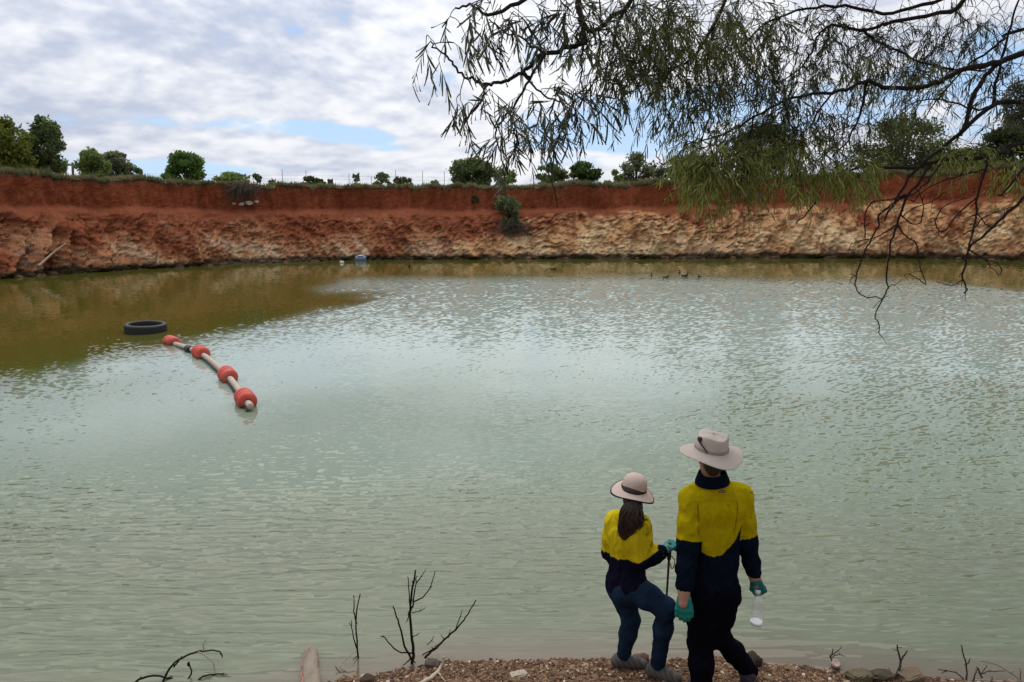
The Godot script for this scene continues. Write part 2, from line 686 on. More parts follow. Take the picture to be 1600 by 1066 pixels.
func build_bank() -> void:
	var st := B.new()
	var xs := PackedFloat32Array()
	var x := -60.0
	while x < 64.0:
		xs.append(x)
		x += 0.045 if absf(x - 1.2) < 5.5 else (0.4 if absf(x) < 20.0 else 4.0)
	var ds := PackedFloat32Array()
	var d := 7.5
	while d > -90.0:
		ds.append(d)
		d -= 0.05 if d > 3.6 else (0.25 if d > -3.0 else 6.0)
	var tone := fbm(71, 2.0, 4)
	var grit := fbm(72, 9.0, 3)
	for dd in ds:
		for xx in xs:
			var y := bank_y(xx, dd)
			if dd > 3.0 and absf(xx - 1.2) < 5.5:
				y += 0.012 * grit.get_noise_2d(xx, dd)
			var k := tone.get_noise_2d(xx, dd)
			var c := Color(0.14, 0.08, 0.045).lerp(Color(0.22, 0.135, 0.08), clampf(0.5 + k, 0, 1))
			c = c.lerp(Color(0.10, 0.065, 0.042), smoothstep(0.05, -0.01, y))
			st.col = c
			st.vert(Vector3(xx, y, -dd))
	var w := xs.size()
	for j in ds.size() - 1:
		for i in w - 1:
			var a := j * w + i
			st.quad(a + w, a + w + 1, a + 1, a)
	structure("bank", st.mesh(), bumpy(painted(0.95, 0.2), noise_tex(0.03, 5, 19), 1.7, 3.0), "brown gravelly near bank sloping down into the water")

	# loose gravel
	for kind in 4:
		var g := B.new()
		g.rock(Transform3D(), Vector3(1.0, 0.55 if kind < 2 else 0.35, 0.75), 0.75, 100 + kind, 8, 5)
		var mm := MultiMesh.new()
		mm.transform_format = MultiMesh.TRANSFORM_3D
		mm.use_colors = true
		mm.mesh = g.mesh(kind == 0)
		var n := 9000
		mm.instance_count = n
		for i in n:
			var px := rng.randf_range(-3.2, 4.8) if i < 8000 else rng.randf_range(-9.0, 11.0)
			var pd := shore(px) + 0.03 - absf(rng.randfn(0.0, 0.42)) if i < 8000 else shore(px) - rng.randf_range(0.0, 3.0)
			var r := 0.0055 + 0.016 * pow(rng.randf(), 4.0)
			var b := Basis.from_euler(Vector3(rng.randf_range(-0.4, 0.4), rng.randf() * TAU, rng.randf_range(-0.4, 0.4))).scaled(Vector3.ONE * r * rng.randf_range(1.2, 2.0))
			mm.set_instance_transform(i, Transform3D(b, Vector3(px, bank_y(px, pd) + r * 0.25, -pd)))
			var k := rng.randf()
			var c := Color(0.125, 0.066, 0.036).lerp(Color(0.31, 0.205, 0.125), pow(rng.randf(), 2.0))
			if k < 0.03:
				c = Color(0.50, 0.43, 0.34)
			elif k < 0.25:
				c = Color(0.075, 0.045, 0.03)
			mm.set_instance_color(i, c)
		var o := MultiMeshInstance3D.new()
		o.name = numbered("gravel")
		o.multimesh = mm
		o.material_override = painted(0.9, 0.3)
		add_child(o)
		o.set_meta("kind", "stuff")
		tag(o, "loose brown and tan gravel strewn along the near shore", "gravel", "gravel on the near shore")

# ------------------------------------------------------------------ water
func side_of(p: Vector2, a: Vector2, b: Vector2) -> float:
	return (b - a).normalized().cross(p - a)

var wind := fbm(61, 0.11, 3)

func ripple(x: float, d: float, soft := 1.0) -> float:
	# sheltered water lies below the left wall and along the foot of the far one
	var p := Vector2(x + wind.get_noise_2d(x, d * 0.6) * 2.2, d + wind.get_noise_2d(x + 70.0, d) * 1.6)
	var left := curve_at([[-26, 11.6], [-11.2, 13.4], [-7.6, 20.6], [-5.6, 25.5], [-5.0, 60.0]], p.x)
	var open := smoothstep(2.2 * soft, -3.6 * soft, p.y - left)
	var far := curve_at([[-12, 32.0], [-10.8, 32.8], [-6.3, 36.0], [0, 37.0], [9.6, 37.0], [17.2, 36.0], [21.6, 31.0], [30, 28.0]], p.x)
	var wedge := curve_at([[-11.5, 33.0], [-10.5, 32.3], [-5.2, 26.2], [-4.0, 5.0]], p.x)
	var strip := smoothstep(1.5 * soft, -3.0 * soft, p.y - far) * smoothstep(-1.0 * soft, 2.2 * soft, p.y - wedge) * smoothstep(-12.5, -9.5, p.x)
	return maxf(minf(open, smoothstep(1.5 * soft, -3.0 * soft, p.y - far)), strip)

func build_lake() -> void:
	var waves := fbm(81, 3.0, 3)
	waves.fractal_gain = 0.5
	waves.fractal_lacunarity = 2.3
	var swell := fbm(83, 0.5, 2)
	var tone := fbm(84, 0.12, 3)
	var v := PackedVector3Array()
	var nn := PackedVector3Array()
	var c := PackedColorArray()
	var idx := PackedInt32Array()
	var ss := PackedFloat32Array()
	for i in 5:
		ss.append(-6.0 + i)
	for i in 561:
		ss.append(-1.0 + i / 280.0)
	for i in 5:
		ss.append(2.0 + i)
	var w := ss.size()
	var rows := 0
	var d := 2.6
	while d < 58.0:
		var half := 5.0 + 0.82 * d
		for s in ss:
			var x: float = s * half if absf(s) <= 1.0 else signf(s) * (half + (absf(s) - 1.0) * maxf(50.0 - half, 1.0) / 5.0)
			var amp := ripple(x, d)
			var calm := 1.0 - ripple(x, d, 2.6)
			# a slick of smoother water lies left of the middle
			amp *= lerpf(1.0, 0.30, smoothstep(3.0, -3.0, x - 0.18 * d + wind.get_noise_2d(x * 1.5, d * 1.5) * 4.0) * smoothstep(6.5, 10.0, d) * smoothstep(27.0, 17.0, d))
			var near := smoothstep(16.0, 5.0, d)
			var a := lerpf(0.0060, 0.022, near) * amp * (0.75 + 0.6 * wind.get_noise_2d(x * 3.0, d * 3.0)) + 0.0008 * (1.0 - amp)
			var t := shore(x) - d
			a *= smoothstep(0.05, -0.9, t) * 0.85 + 0.15
			var e := 0.02
			var fx := lerpf(2.3, 0.24, near)
			var fd := lerpf(2.9, 1.9, near)
			var h0 := waves.get_noise_2d(x * fx, d * fd)
			var hx := waves.get_noise_2d((x + e) * fx, d * fd)
			var hd := waves.get_noise_2d(x * fx, (d + e) * fd)
			var sw := swell.get_noise_2d(x * 0.6, d * 1.5)
			var sd := swell.get_noise_2d(x * 0.6, (d + 0.05) * 1.5)
			var y := h0 * a + sw * a * 0.8
			v.append(Vector3(x, y, -d))
			nn.append(Vector3(-(hx - h0) / e * a, 1.0, ((hd - h0) / e + (sd - sw) / 0.05 * 0.8) * a).normalized())
			# silt near the shore, with sky sheen mid-lake and dark bank reflection painted in
			var k := tone.get_noise_2d(x, d)
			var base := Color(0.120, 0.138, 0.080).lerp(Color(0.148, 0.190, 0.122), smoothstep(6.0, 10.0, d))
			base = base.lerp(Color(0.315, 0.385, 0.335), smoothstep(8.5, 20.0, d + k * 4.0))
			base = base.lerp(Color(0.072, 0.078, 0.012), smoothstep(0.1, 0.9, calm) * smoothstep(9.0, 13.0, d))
			base = base.lerp(Color(0.125, 0.10, 0.066), smoothstep(-0.55, 0.0, t + 0.15 * k))
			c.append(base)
		rows += 1
		d *= 1.0045
	for j in rows - 1:
		for i in w - 1:
			var a := j * w + i
			idx.append(a); idx.append(a + w); idx.append(a + w + 1)
			idx.append(a); idx.append(a + w + 1); idx.append(a + 1)
	var arr := []
	arr.resize(Mesh.ARRAY_MAX)
	arr[Mesh.ARRAY_VERTEX] = v
	arr[Mesh.ARRAY_NORMAL] = nn
	arr[Mesh.ARRAY_COLOR] = c
	arr[Mesh.ARRAY_INDEX] = idx
	var m := ArrayMesh.new()
	m.add_surface_from_arrays(Mesh.PRIMITIVE_TRIANGLES, arr)
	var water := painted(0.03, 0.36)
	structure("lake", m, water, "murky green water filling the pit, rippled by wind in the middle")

# ------------------------------------------------------------------ plants on the land above
var bark_far: StandardMaterial3D

func crown(st: B, centre: Vector3, size: Vector3, lobes: int, leaves: int, leaf: float, color: Color, vary: float) -> Array:
	var mids := []
	var total := 0.0
	for i in lobes:
		# lobes sit in an uneven, flat bottomed dome
		var a := i * 2.399963 + rng.randf() * 0.8
		var h := rng.randf_range(-1.0, 1.0)
		var reach := sqrt(maxf(1.0 - pow(maxf(h, 0.0), 2.2), 0.0)) * lerpf(1.0, 0.88, smoothstep(-0.4, -1.0, h))
		var r := rng.randf_range(0.17, 0.32)
		var out := (1.0 - r) * reach * sqrt(rng.randf_range(0.15, 1.0))
		var q := Vector3(cos(a) * out, h * (1.0 - r * 0.7), sin(a) * out)
		mids.append([centre + q * size * 0.5, r, rng.randf_range(1.0 - vary, 1.0 + vary), total])
		total += r * r
	for i in leaves:
		var l: Array = mids[rng.randi() % lobes]
		if rng.randf() > l[1] / 0.38:
			l = mids[rng.randi() % lobes]
		var d := Vector3(rng.randfn(), rng.randfn() * 0.85, rng.randfn()).normalized()
		var p: Vector3 = l[0] + d * size * 0.5 * l[1] * (pow(rng.randf(), 0.4) + absf(rng.randfn()) * 0.24)
		var s := leaf * rng.randf_range(0.5, 1.2)
		var a := Vector3(rng.randfn(), rng.randfn(), rng.randfn()).normalized()
		var b := a.cross(Vector3(rng.randfn(), rng.randfn(), rng.randfn())).normalized()
		var k: float = l[2] * rng.randf_range(0.75, 1.25)
		st.col = Color(color.r * k, color.g * k, color.b * k * rng.randf_range(0.8, 1.1))
		var q := st.v.size()
		st.vert(p - a * s)
		st.vert(p + b * s * 0.45)
		st.vert(p + a * s)
		st.vert(p - b * s * 0.45)
		st.quad(q, q + 1, q + 2, q + 3)
	return mids

func far_tree(called: String, label: String, u0: float, u1: float, top: float, depth: float, color: Color, leaves: int, lobes: int, low: float, vary := 0.25, leaf := 0.15) -> void:
	var um := (u0 + u1) * 0.5
	var p := at(um, top, depth)
	var base := Vector3(p.x, plateau_y(p.x, depth), p.z)
	var h := p.y - base.y
	var wide := (u1 - u0) / F * depth
	var o := thing(called, label, "bush" if called.contains("bush") else "tree", base, "")
	var st := B.new()
	var size := Vector3(wide * 1.06, h * (1.0 - low) * 1.02, wide * 0.9)
	var mids := crown(st, base + Vector3(0, h * (low + 1.0) * 0.5, 0), size, int(lobes * 1.6), int(leaves * 1.1), leaf, color, vary)
	var wood := B.new()
	wood.col = Color(0.10, 0.085, 0.07)
	var fork := base + Vector3(0, h * maxf(low, 0.12), 0)
	wood.tube(smooth_path(PackedVector3Array([base - Vector3(0, 0.2, 0), base.lerp(fork, 0.5) + Vector3(0.05, 0, 0), fork]), 3), taper(7, 0.035 * h, 0.026 * h), 7)
	for i in mini(mids.size(), 14):
		var e: Vector3 = mids[i][0]
		var mid := fork.lerp(e, 0.5) + Vector3(0, 0.06 * h, 0)
		wood.tube(smooth_path(PackedVector3Array([fork - Vector3(0, 0.1, 0), mid, e]), 4), taper(9, 0.016 * h, 0.004 * h), 5)
	part("trunk", wood.mesh(), bark_far, o)
	part("crown", st.mesh(false), leaf_mat, o)

var leaf_mat: StandardMaterial3D

func build_far_plants() -> void:
	bark_far = painted(0.95, 0.1)
	leaf_mat = painted(0.7, 0.35)
	leaf_mat.backlight_enabled = true
	leaf_mat.backlight = Color(0.9, 0.9, 0.75)
	var green := Color(0.18, 0.245, 0.08)
	var dark := Color(0.135, 0.18, 0.08)
	var grey := Color(0.175, 0.195, 0.125)
	var lime := Color(0.18, 0.21, 0.045)
	far_tree("bushy_tree", "yellow green bushy tree cut by the left edge of the view", -34, 44, 186, 50, lime, 9000, 26, 0.05)
	far_tree("tall_tree", "tall dark tree with gaps in its crown, beside the yellow green bushy tree", 36, 96, 185, 52, dark, 6500, 24, 0.10, 0.3)
	far_tree("spreading_tree", "mid green spreading tree just right of the power pole", 117, 168, 234, 58, green, 4200, 18, 0.05)
	far_tree("spreading_tree", "grey green spreading tree leaning against the mid green one right of the power pole", 150, 205, 238, 60, grey, 4200, 18, 0.05)
	far_tree("small_bush", "small dark bush at the right foot of the grey green spreading tree", 204, 226, 263, 58, dark, 900, 8, 0.0)
	far_tree("round_tree", "round bright green tree standing alone on the rim above the red wall", 253, 321, 232, 55, Color(0.105, 0.185, 0.045), 5200, 20, 0.10, 0.35)
	far_tree("low_bush", "low wide bush right of the lone round tree", 330, 390, 270, 58, green, 2200, 14, 0.0)
	far_tree("sapling", "tiny thin sapling between the low wide bush and the domed one", 394, 408, 270, 58, dark, 350, 5, 0.35)
	far_tree("pale_bush", "tiny pale bush on the rim left of the domed dark bush", 414, 431, 281, 58, grey, 350, 6, 0.0)
	far_tree("domed_bush", "smooth domed dark bush beside the square board", 460, 509, 277, 66, Color(0.06, 0.09, 0.03), 3000, 16, 0.0, 0.1)
	far_tree("wispy_bush", "wispy bush behind the fence right of the square board", 549, 563, 270, 60, grey, 220, 6, 0.1)
	far_tree("sparse_tree", "small sparse tree with see-through crown left of the twin shrubs", 578, 612, 270, 58, dark, 900, 12, 0.25, 0.3, 0.11)
	far_tree("shrub_bush", "left and paler of two small shrubs on the far rim", 614, 632, 276, 59, grey, 350, 6, 0.1)
	far_tree("shrub_bush", "right and darker of two small shrubs on the far rim", 627, 644, 274, 58, dark, 500, 6, 0.1)
	far_tree("tuft_bush", "little dark bush alone on the rim left of the big dark tree", 671, 688, 283, 58, dark, 350, 6, 0.0)
	far_tree("dense_tree", "dense dark round tree on the rim behind the hanging spray of leaves", 702, 774, 247, 56, dark, 6500, 22, 0.02, 0.2)
	far_tree("thin_tree", "thin light tree touching the right side of the dense dark round tree", 768, 808, 258, 57, green, 900, 10, 0.1)
	far_tree("open_tree", "open crowned dark tree left of the rounded twin on the far rim", 836, 890, 256, 56, dark, 2400, 16, 0.1, 0.3)
	far_tree("rounded_tree", "rounded dark green tree right of the open crowned one on the far rim", 884, 938, 253, 55, Color(0.085, 0.13, 0.045), 3600, 16, 0.12, 0.25)
	far_tree("little_bush", "little pale green bush left of the pointed tree", 944, 976, 266, 60, green, 900, 8, 0.0)
	far_tree("pointed_tree", "pointed grey green tree in the gap of blue sky", 968, 1024, 240, 62, grey, 3200, 16, 0.0, 0.25)
	far_tree("feathery_tree", "pale feathery tree right of the pointed grey green tree", 1012, 1046, 250, 64, Color(0.09, 0.105, 0.07), 900, 10, 0.0)
	far_tree("leafy_bush", "leafy mid green bush half hidden by hanging green leaves", 1040, 1118, 236, 56, green, 4500, 18, 0.0)
	far_tree("broad_tree", "broad black green tree behind the hanging leaves in the middle right", 1146, 1252, 194, 55, Color(0.055, 0.078, 0.030), 9000, 28, 0.0, 0.2)
	far_tree("wide_tree", "wide olive and grey tree behind the bare branches", 1338, 1494, 182, 56, Color(0.125, 0.14, 0.06), 11000, 34, 0.0, 0.35)
	far_tree("hedge_bush", "light green bush between the wide olive tree and the right edge", 1466, 1556, 232, 57, lime, 5000, 20, 0.0)
	far_tree("shady_tree", "dark tree on the rim cut by the right edge of the view", 1532, 1640, 196, 56, Color(0.05, 0.068, 0.028), 8000, 26, 0.0)
	far_tree("tall_grey_tree", "tall grey sparse tree rising at the right edge of the view", 1568, 1622, 128, 62, Color(0.10, 0.10, 0.08), 3500, 20, 0.3, 0.3)

	# grass along the rim
	var tuft := B.new()
	for i in 11:
		var a := rng.randf() * TAU
		var lean := rng.randf_range(0.1, 0.55)
		var h := rng.randf_range(0.5, 1.0)
		var o := Vector3(rng.randf_range(-0.2, 0.2), 0, rng.randf_range(-0.2, 0.2))
		var dir := Vector3(cos(a), 0, sin(a))
		var side := Vector3(-sin(a), 0, cos(a)) * 0.035
		var k := rng.randf_range(0.7, 1.3)
		tuft.col = Color(k, k, k)
		var q := tuft.v.size()
		tuft.vert(o - side)
		tuft.vert(o + side)
		tuft.vert(o + dir * lean * h * 0.4 + Vector3(0, h * 0.6, 0) + side * 0.6)
		tuft.vert(o + dir * lean * h * 0.4 + Vector3(0, h * 0.6, 0) - side * 0.6)
		tuft.vert(o + dir * lean * h + Vector3(0, h, 0))
		tuft.quad(q, q + 1, q + 2, q + 3)
		tuft.tri(q + 3, q + 2, q + 4)
	var mm := MultiMesh.new()
	mm.transform_format = MultiMesh.TRANSFORM_3D
	mm.use_colors = true
	mm.mesh = tuft.mesh(false)
	var n := 12000
	mm.instance_count = n
	var patch := fbm(52, 0.3, 3)
	for i in n:
		var k := rng.randi() % rim.size()
		var back := pow(rng.randf(), 1.7) * 4.5 - 0.12
		var p := rim[k] + outward[k] * back
		var dir := p.x / maxf(-p.z, 1.0)
		var tall := 0.30 + 0.16 * patch.get_noise_2d(p.x, p.z) + 0.10 * smoothstep(-0.5, -0.68, dir)
		if dir > 0.03:
			tall += 0.10
		var b := Basis.from_euler(Vector3(rng.randf_range(-0.2, 0.2), rng.randf() * TAU, 0)).scaled(Vector3(0.5, tall * rng.randf_range(0.6, 1.25), 0.5))
		if back < 0.05:
			b = Basis(Vector3.UP.cross(outward[k]).normalized(), 0.5) * b
		mm.set_instance_transform(i, Transform3D(b, p + Vector3(0, 0.02, 0)))
		var c := Color(0.115, 0.125, 0.055).lerp(Color(0.27, 0.23, 0.13), clampf(0.45 + patch.get_noise_2d(p.x * 2.0, p.z * 2.0) + rng.randf_range(-0.3, 0.3), 0, 1))
		mm.set_instance_color(i, c)
	var g := MultiMeshInstance3D.new()
	g.name = "grass"
	g.multimesh = mm
	g.material_override = leaf_mat
	add_child(g)
	g.set_meta("kind", "stuff")
	tag(g, "dry grey green grass fringing the rim of the pit", "grass")

	# shrub that spills over the wall, and dead ones
	var bush := thing("hanging_bush", "green bush growing out of the wall below the rim with dead brush under it", "bush", at(798, 330, 50.5))
	var st := B.new()
	crown(st, at(794, 315, 49.9), Vector3(1.9, 1.9, 1.4), 14, 2600, 0.11, Color(0.16, 0.20, 0.095), 0.2)
	crown(st, at(800, 342, 49.2), Vector3(1.6, 2.0, 1.2), 12, 2200, 0.11, Color(0.12, 0.155, 0.085), 0.2)
	part("foliage", st.mesh(false), leaf_mat, bush)
	var dead := B.new()
	brush(dead, 800, 362, 48.9, 2.6, 1.3, 220, Color(0.10, 0.075, 0.06))
	part("dead_brush", dead.mesh(), bark_far, bush)
	var grey_bush := B.new()
	brush(grey_bush, 376, 300, 47.0, 2.3, 1.3, 560, Color(0.13, 0.11, 0.085))
	single("dead_bush", grey_bush.mesh(), bark_far, "grey leafless bush hanging from the rim over white stones", "bush")
	var small := B.new()
	crown(small, at(742, 318, 50.4), Vector3(0.7, 1.3, 0.5), 6, 260, 0.09, Color(0.09, 0.085, 0.045), 0.2)
	var plant := thing("wall_plant", "faint thin plant on the red wall left of the hanging bush", "plant", at(742, 330, 50.5))
	part("foliage", small.mesh(false), leaf_mat, plant).set_meta("kind", "stuff")
	var stalk := B.new()
	stalk.col = Color(0.10, 0.085, 0.06)
	stalk.tube(smooth_path(PackedVector3Array([at(742, 333, 50.9), at(743, 322, 50.5), at(742, 308, 50.4)]), 3), taper(7, 0.03, 0.012), 6)
	part("stem", stalk.mesh(), bark_far, plant)

func brush(st: B, u: float, v: float, depth: float, wide: float, tall: float, count: int, color: Color) -> void:
	st.col = color
	var mid := at(u, v, depth)
	for i in count:
		var a := mid + Vector3(rng.randfn() * 0.22 * wide, tall * rng.randf_range(0.0, 0.5), rng.randfn() * 0.2)
		var b := a + Vector3(rng.randfn() * 0.22 * wide, -absf(rng.randfn()) * 0.4 * tall, absf(rng.randfn()) * 0.25)
		st.tube(smooth_path(PackedVector3Array([a, a.lerp(b, 0.5) + Vector3(rng.randf_range(-0.1, 0.1), 0.08, 0.1), b]), 2), taper(5, 0.016, 0.006), 3, false)

# ------------------------------------------------------------------ things on and under the far wall
func build_far_things() -> void:
	var wood := mat(lin(0.11, 0.095, 0.08), 0.9, 0.2)
	var steel := mat(lin(0.22, 0.22, 0.22), 0.6, 0.4)
	var base := at(113, 282, 74)
	base.y = plateau_y(base.x, 74)
	var top := at(113, 254, 74)
	var o := thing("power_pole", "wooden power pole with a crossarm between the trees on the left rim", "power pole", base)
	var st := B.new()
	st.tube(PackedVector3Array([base - Vector3(0, 0.5, 0), top]), PackedFloat32Array([0.14, 0.11]), 10)
	part("pole", st.mesh(), wood, o)
	st = B.new()
	st.box(Transform3D(Basis.from_euler(Vector3(0, 0.2, 0)), top - Vector3(0, 0.25, 0)), Vector3(1.9, 0.13, 0.12))
	part("crossarm", st.mesh(false), wood, o)
	for k in [-0.8, 0.0, 0.8]:
		st = B.new()
		st.lathe(Transform3D(Basis(), top + Vector3(k * 0.98, -0.19, -k * 0.2)), PackedVector2Array([Vector2(0.001, 0), Vector2(0.05, 0.0), Vector2(0.03, 0.08), Vector2(0.05, 0.12), Vector2(0.001, 0.2)]), 8)
		part("insulator", st.mesh(), mat(lin(0.4, 0.38, 0.35), 0.3), o)
	# wires run on to the next pole, behind the trees
	var next := at(-60, 262, 70)
	var b2 := Vector3(next.x, plateau_y(next.x, 70), next.z)
	var o2 := thing("power_pole", "wooden power pole hidden behind the yellow green bushy tree", "power pole", b2)
	st = B.new()
	st.tube(PackedVector3Array([b2 - Vector3(0, 0.5, 0), next]), PackedFloat32Array([0.14, 0.11]), 10)
	part("pole", st.mesh(), wood, o2)
	for k in [-0.8, 0.8]:
		st = B.new()
		var a := top + Vector3(k * 0.98, 0.0, -k * 0.2)
		var path := PackedVector3Array()
		for i in 9:
			var s := i / 8.0
			path.append(a.lerp(next + Vector3(0, 0, k * 0.3), s) - Vector3(0, 4.0 * s * (1.0 - s) * 0.25, 0))
		st.tube(path, taper(9, 0.012, 0.012), 4)
		part("wire", st.mesh(), steel, o)
	st = B.new()
	var cab := at(112, 277, 70)
	cab.y = plateau_y(cab.x, 70) + 0.55
	st.box(Transform3D(Basis(), cab), Vector3(1.1, 1.1, 0.8))
	st.box(Transform3D(Basis(), cab + Vector3(0, 0.6, 0)), Vector3(1.25, 0.1, 0.95))
	single("shed", st.mesh(false), mat(lin(0.42, 0.42, 0.36), 0.7), "small pale box shed at the foot of the power pole", "shed")

	# square board on posts
	var bp := at(516, 285, 56)
	var sb := thing("board", "dark square board on two posts on the far rim", "sign", Vector3(bp.x, plateau_y(bp.x, 56), bp.z))
	st = B.new()
	st.box(Transform3D(Basis(), bp), Vector3(0.42, 0.46, 0.04))
	part("panel", st.mesh(false), mat(lin(0.02, 0.028, 0.024), 0.6), sb)
	for k in [-0.15, 0.15]:
		st = B.new()
		var q := bp + Vector3(k, 0.3, -0.045)
		st.tube(PackedVector3Array([q, Vector3(q.x, sb.position.y - 0.3, q.z)]), PackedFloat32Array([0.025, 0.025]), 6)
		part("post", st.mesh(), wood, sb)

	# wire fence along the rim
	var fp := at(470, 285, 60)
	var fence := thing("wire_fence", "thin post and wire fence along the far rim", "fence", Vector3(fp.x, plateau_y(fp.x, 60), fp.z))
	var tops := PackedVector3Array()
	for u in [231, 290, 345, 395, 441, 478, 545, 580, 618, 660, 694, 735]:
		var depth := 60.0
		var p := at(u, 280, depth)
		p.y = plateau_y(p.x, depth)
		var h := rng.randf_range(1.15, 1.35) + (0.32 if u in [441, 618, 660, 694, 478] else 0.0)
		st = B.new()
		st.tube(PackedVector3Array([p - Vector3(0, 0.3, 0), p + Vector3(0.02, h, 0)]), PackedFloat32Array([0.022, 0.018]), 6)
		part("post", st.mesh(), wood, fence)
		tops.append(p)
	for h in [0.5, 0.85, 1.12]:
		st = B.new()
		var path := PackedVector3Array()
		for p in tops:
			path.append(p + Vector3(0, h, 0.035))
		st.tube(path, taper(path.size(), 0.006, 0.006), 3)
		part("wire", st.mesh(), steel, fence)

	# white stones and stump set in the wall
	var white := painted(0.85, 0.3)
	var i := 0
	for q in [[378, 319, 0.34], [389, 317.5, 0.42], [401, 315.5, 0.26], [366, 318.5, 0.24]]:
		st = B.new()
		st.col = Color(0.42, 0.36, 0.30)
		st.rock(Transform3D(Basis.from_euler(Vector3(0.2, i, 0.1)), at(q[0], q[1], 46.75)), Vector3(q[2], q[2] * 0.6, q[2]), 0.7, 300 + i)
		single("white_stone", st.mesh(false), white, "white stone under the grey leafless bush on the wall", "stone", "white stones under the grey bush")
		i += 1
	st = B.new()
	st.col = Color(0.6, 0.55, 0.48)
	st.tube(smooth_path(PackedVector3Array([at(456, 318, 49.4), at(457, 311, 49.2), at(459, 303, 49.3)]), 3), taper(7, 0.08, 0.14), 8)
	single("stump", st.mesh(), white, "short white root stump sticking out of the upper red wall", "stump")
	st = B.new()
	st.col = Color(0.30, 0.22, 0.16)
	st.tube(smooth_path(PackedVector3Array([at(60, 416, 35.4), at(82, 396, 36.6), at(103, 380, 37.4)]), 4), taper(9, 0.07, 0.035), 7)
	single("leaning_branch", st.mesh(), white, "thin bare tree branch leaning on the wall at the far left water's edge", "branch")

	# drum and litter at the foot of the wall
	var dp := on_level(565, 406.5, 0.0) + Vector3(0, 0.08, 0.25)
	var drum := thing("drum", "blue drum with a white end floating at the foot of the far wall", "drum", dp)
	st = B.new()
	st.lathe(Transform3D(Basis(Vector3(0, 0, 1), PI / 2), dp + Vector3(0.33, 0, 0)), PackedVector2Array([Vector2(0.001, 0), Vector2(0.2, 0), Vector2(0.21, 0.03), Vector2(0.21, 0.2), Vector2(0.225, 0.22), Vector2(0.21, 0.24), Vector2(0.21, 0.42), Vector2(0.225, 0.44), Vector2(0.21, 0.46), Vector2(0.21, 0.63), Vector2(0.2, 0.66), Vector2(0.001, 0.66)]), 20)
	part("shell", st.mesh(), mat(lin(0.10, 0.16, 0.24), 0.5), drum)
	st = B.new()
	st.rock(Transform3D(Basis(), dp + Vector3(0.0, 0.21, 0.05)), Vector3(0.4, 0.10, 0.26), 0.8, 8)
	part("cover", st.mesh(), mat(lin(0.5, 0.51, 0.52), 0.6), drum)
	st = B.new()
	st.rock(Transform3D(Basis(), on_level(534, 410, 0.04)), Vector3(0.26, 0.16, 0.16), 0.9, 5)
	single("floating_scrap", st.mesh(), mat(lin(0.6, 0.62, 0.62), 0.6), "small white scrap floating left of the blue drum", "litter")

	# clods fallen to the water's edge
	var clod := B.new()
	clod.rock(Transform3D(), Vector3.ONE, 0.7, 61, 8, 6)
	var rm := MultiMesh.new()
	rm.transform_format = MultiMesh.TRANSFORM_3D
	rm.use_colors = true
	rm.mesh = clod.mesh(false)
	rm.instance_count = 900
	for j in 900:
		var k := rng.randi() % foot.size()
		var size := 0.06 + 0.34 * pow(rng.randf(), 3.5)
		var q := Vector3(foot[k].x, 0.0, foot[k].z) + outward[k] * rng.randf_range(-0.45, 0.35)
		q.y = rng.randf_range(-0.05, 0.06)
		rm.set_instance_transform(j, Transform3D(Basis.from_euler(Vector3(rng.randf() * 6.0, rng.randf() * 6.0, 0)).scaled(Vector3(size * 1.4, size * 0.8, size)), q))
		rm.set_instance_color(j, Color(0.055, 0.036, 0.024).lerp(Color(0.18, 0.10, 0.06), pow(rng.randf(), 2.0)))
	var rub := MultiMeshInstance3D.new()
	rub.name = "rubble"
	rub.multimesh = rm
	rub.material_override = painted(0.95, 0.2)
	add_child(rub)
	rub.set_meta("kind", "stuff")
	tag(rub, "dark clods and rubble along the foot of the far wall", "rubble")

	# ducks on the water and dark birds on the foot of the wall
	var duck := B.new()
	var body := Body.new()
	body.k = 0.03
	body.add(Vector3(-0.13, 0.05, 0), Vector3(0.12, 0.06, 0), 0.055, 0.075)
	body.add(Vector3(-0.15, 0.07, 0), Vector3(-0.24, 0.11, 0), 0.035, 0.012)
	body.add(Vector3(0.15, 0.08, 0), Vector3(0.18, 0.2, 0), 0.04, 0.028)
	body.add(Vector3(0.19, 0.21, 0), Vector3(0.21, 0.21, 0), 0.034, 0.028)
	body.add(Vector3(0.23, 0.2, 0), Vector3(0.28, 0.195, 0), 0.014, 0.01)
	body.build(duck, 0.012, func(_p): return Color(0.035, 0.028, 0.022))
	var duck_mesh := duck.mesh()
	var spots := [[1018, 431], [1040, 434], [1062, 427], [1070, 432], [1093, 433], [865, 421], [640, 417]]
	for k in spots.size():
		var p := on_level(spots[k][0], spots[k][1], 0.0)
		var dk := single("duck", duck_mesh, white, "small dark duck swimming on the far water below the wall", "duck", "ducks on the far water")
		dk.position = p - Vector3(0, 0.02, 0)
		dk.rotation.y = rng.randf() * TAU
		dk.scale = Vector3.ONE * rng.randf_range(0.65, 0.9)
	for q in [[944, 387], [951, 386], [965, 386], [969, 391]]:
		var bird := single("bird", duck_mesh, white, "dark bird resting on the pale foot of the far wall", "bird", "birds on the pale foot of the wall")
		var p := at(q[0], q[1], 48.9)
		bird.position = p
		bird.rotation.y = rng.randf() * TAU

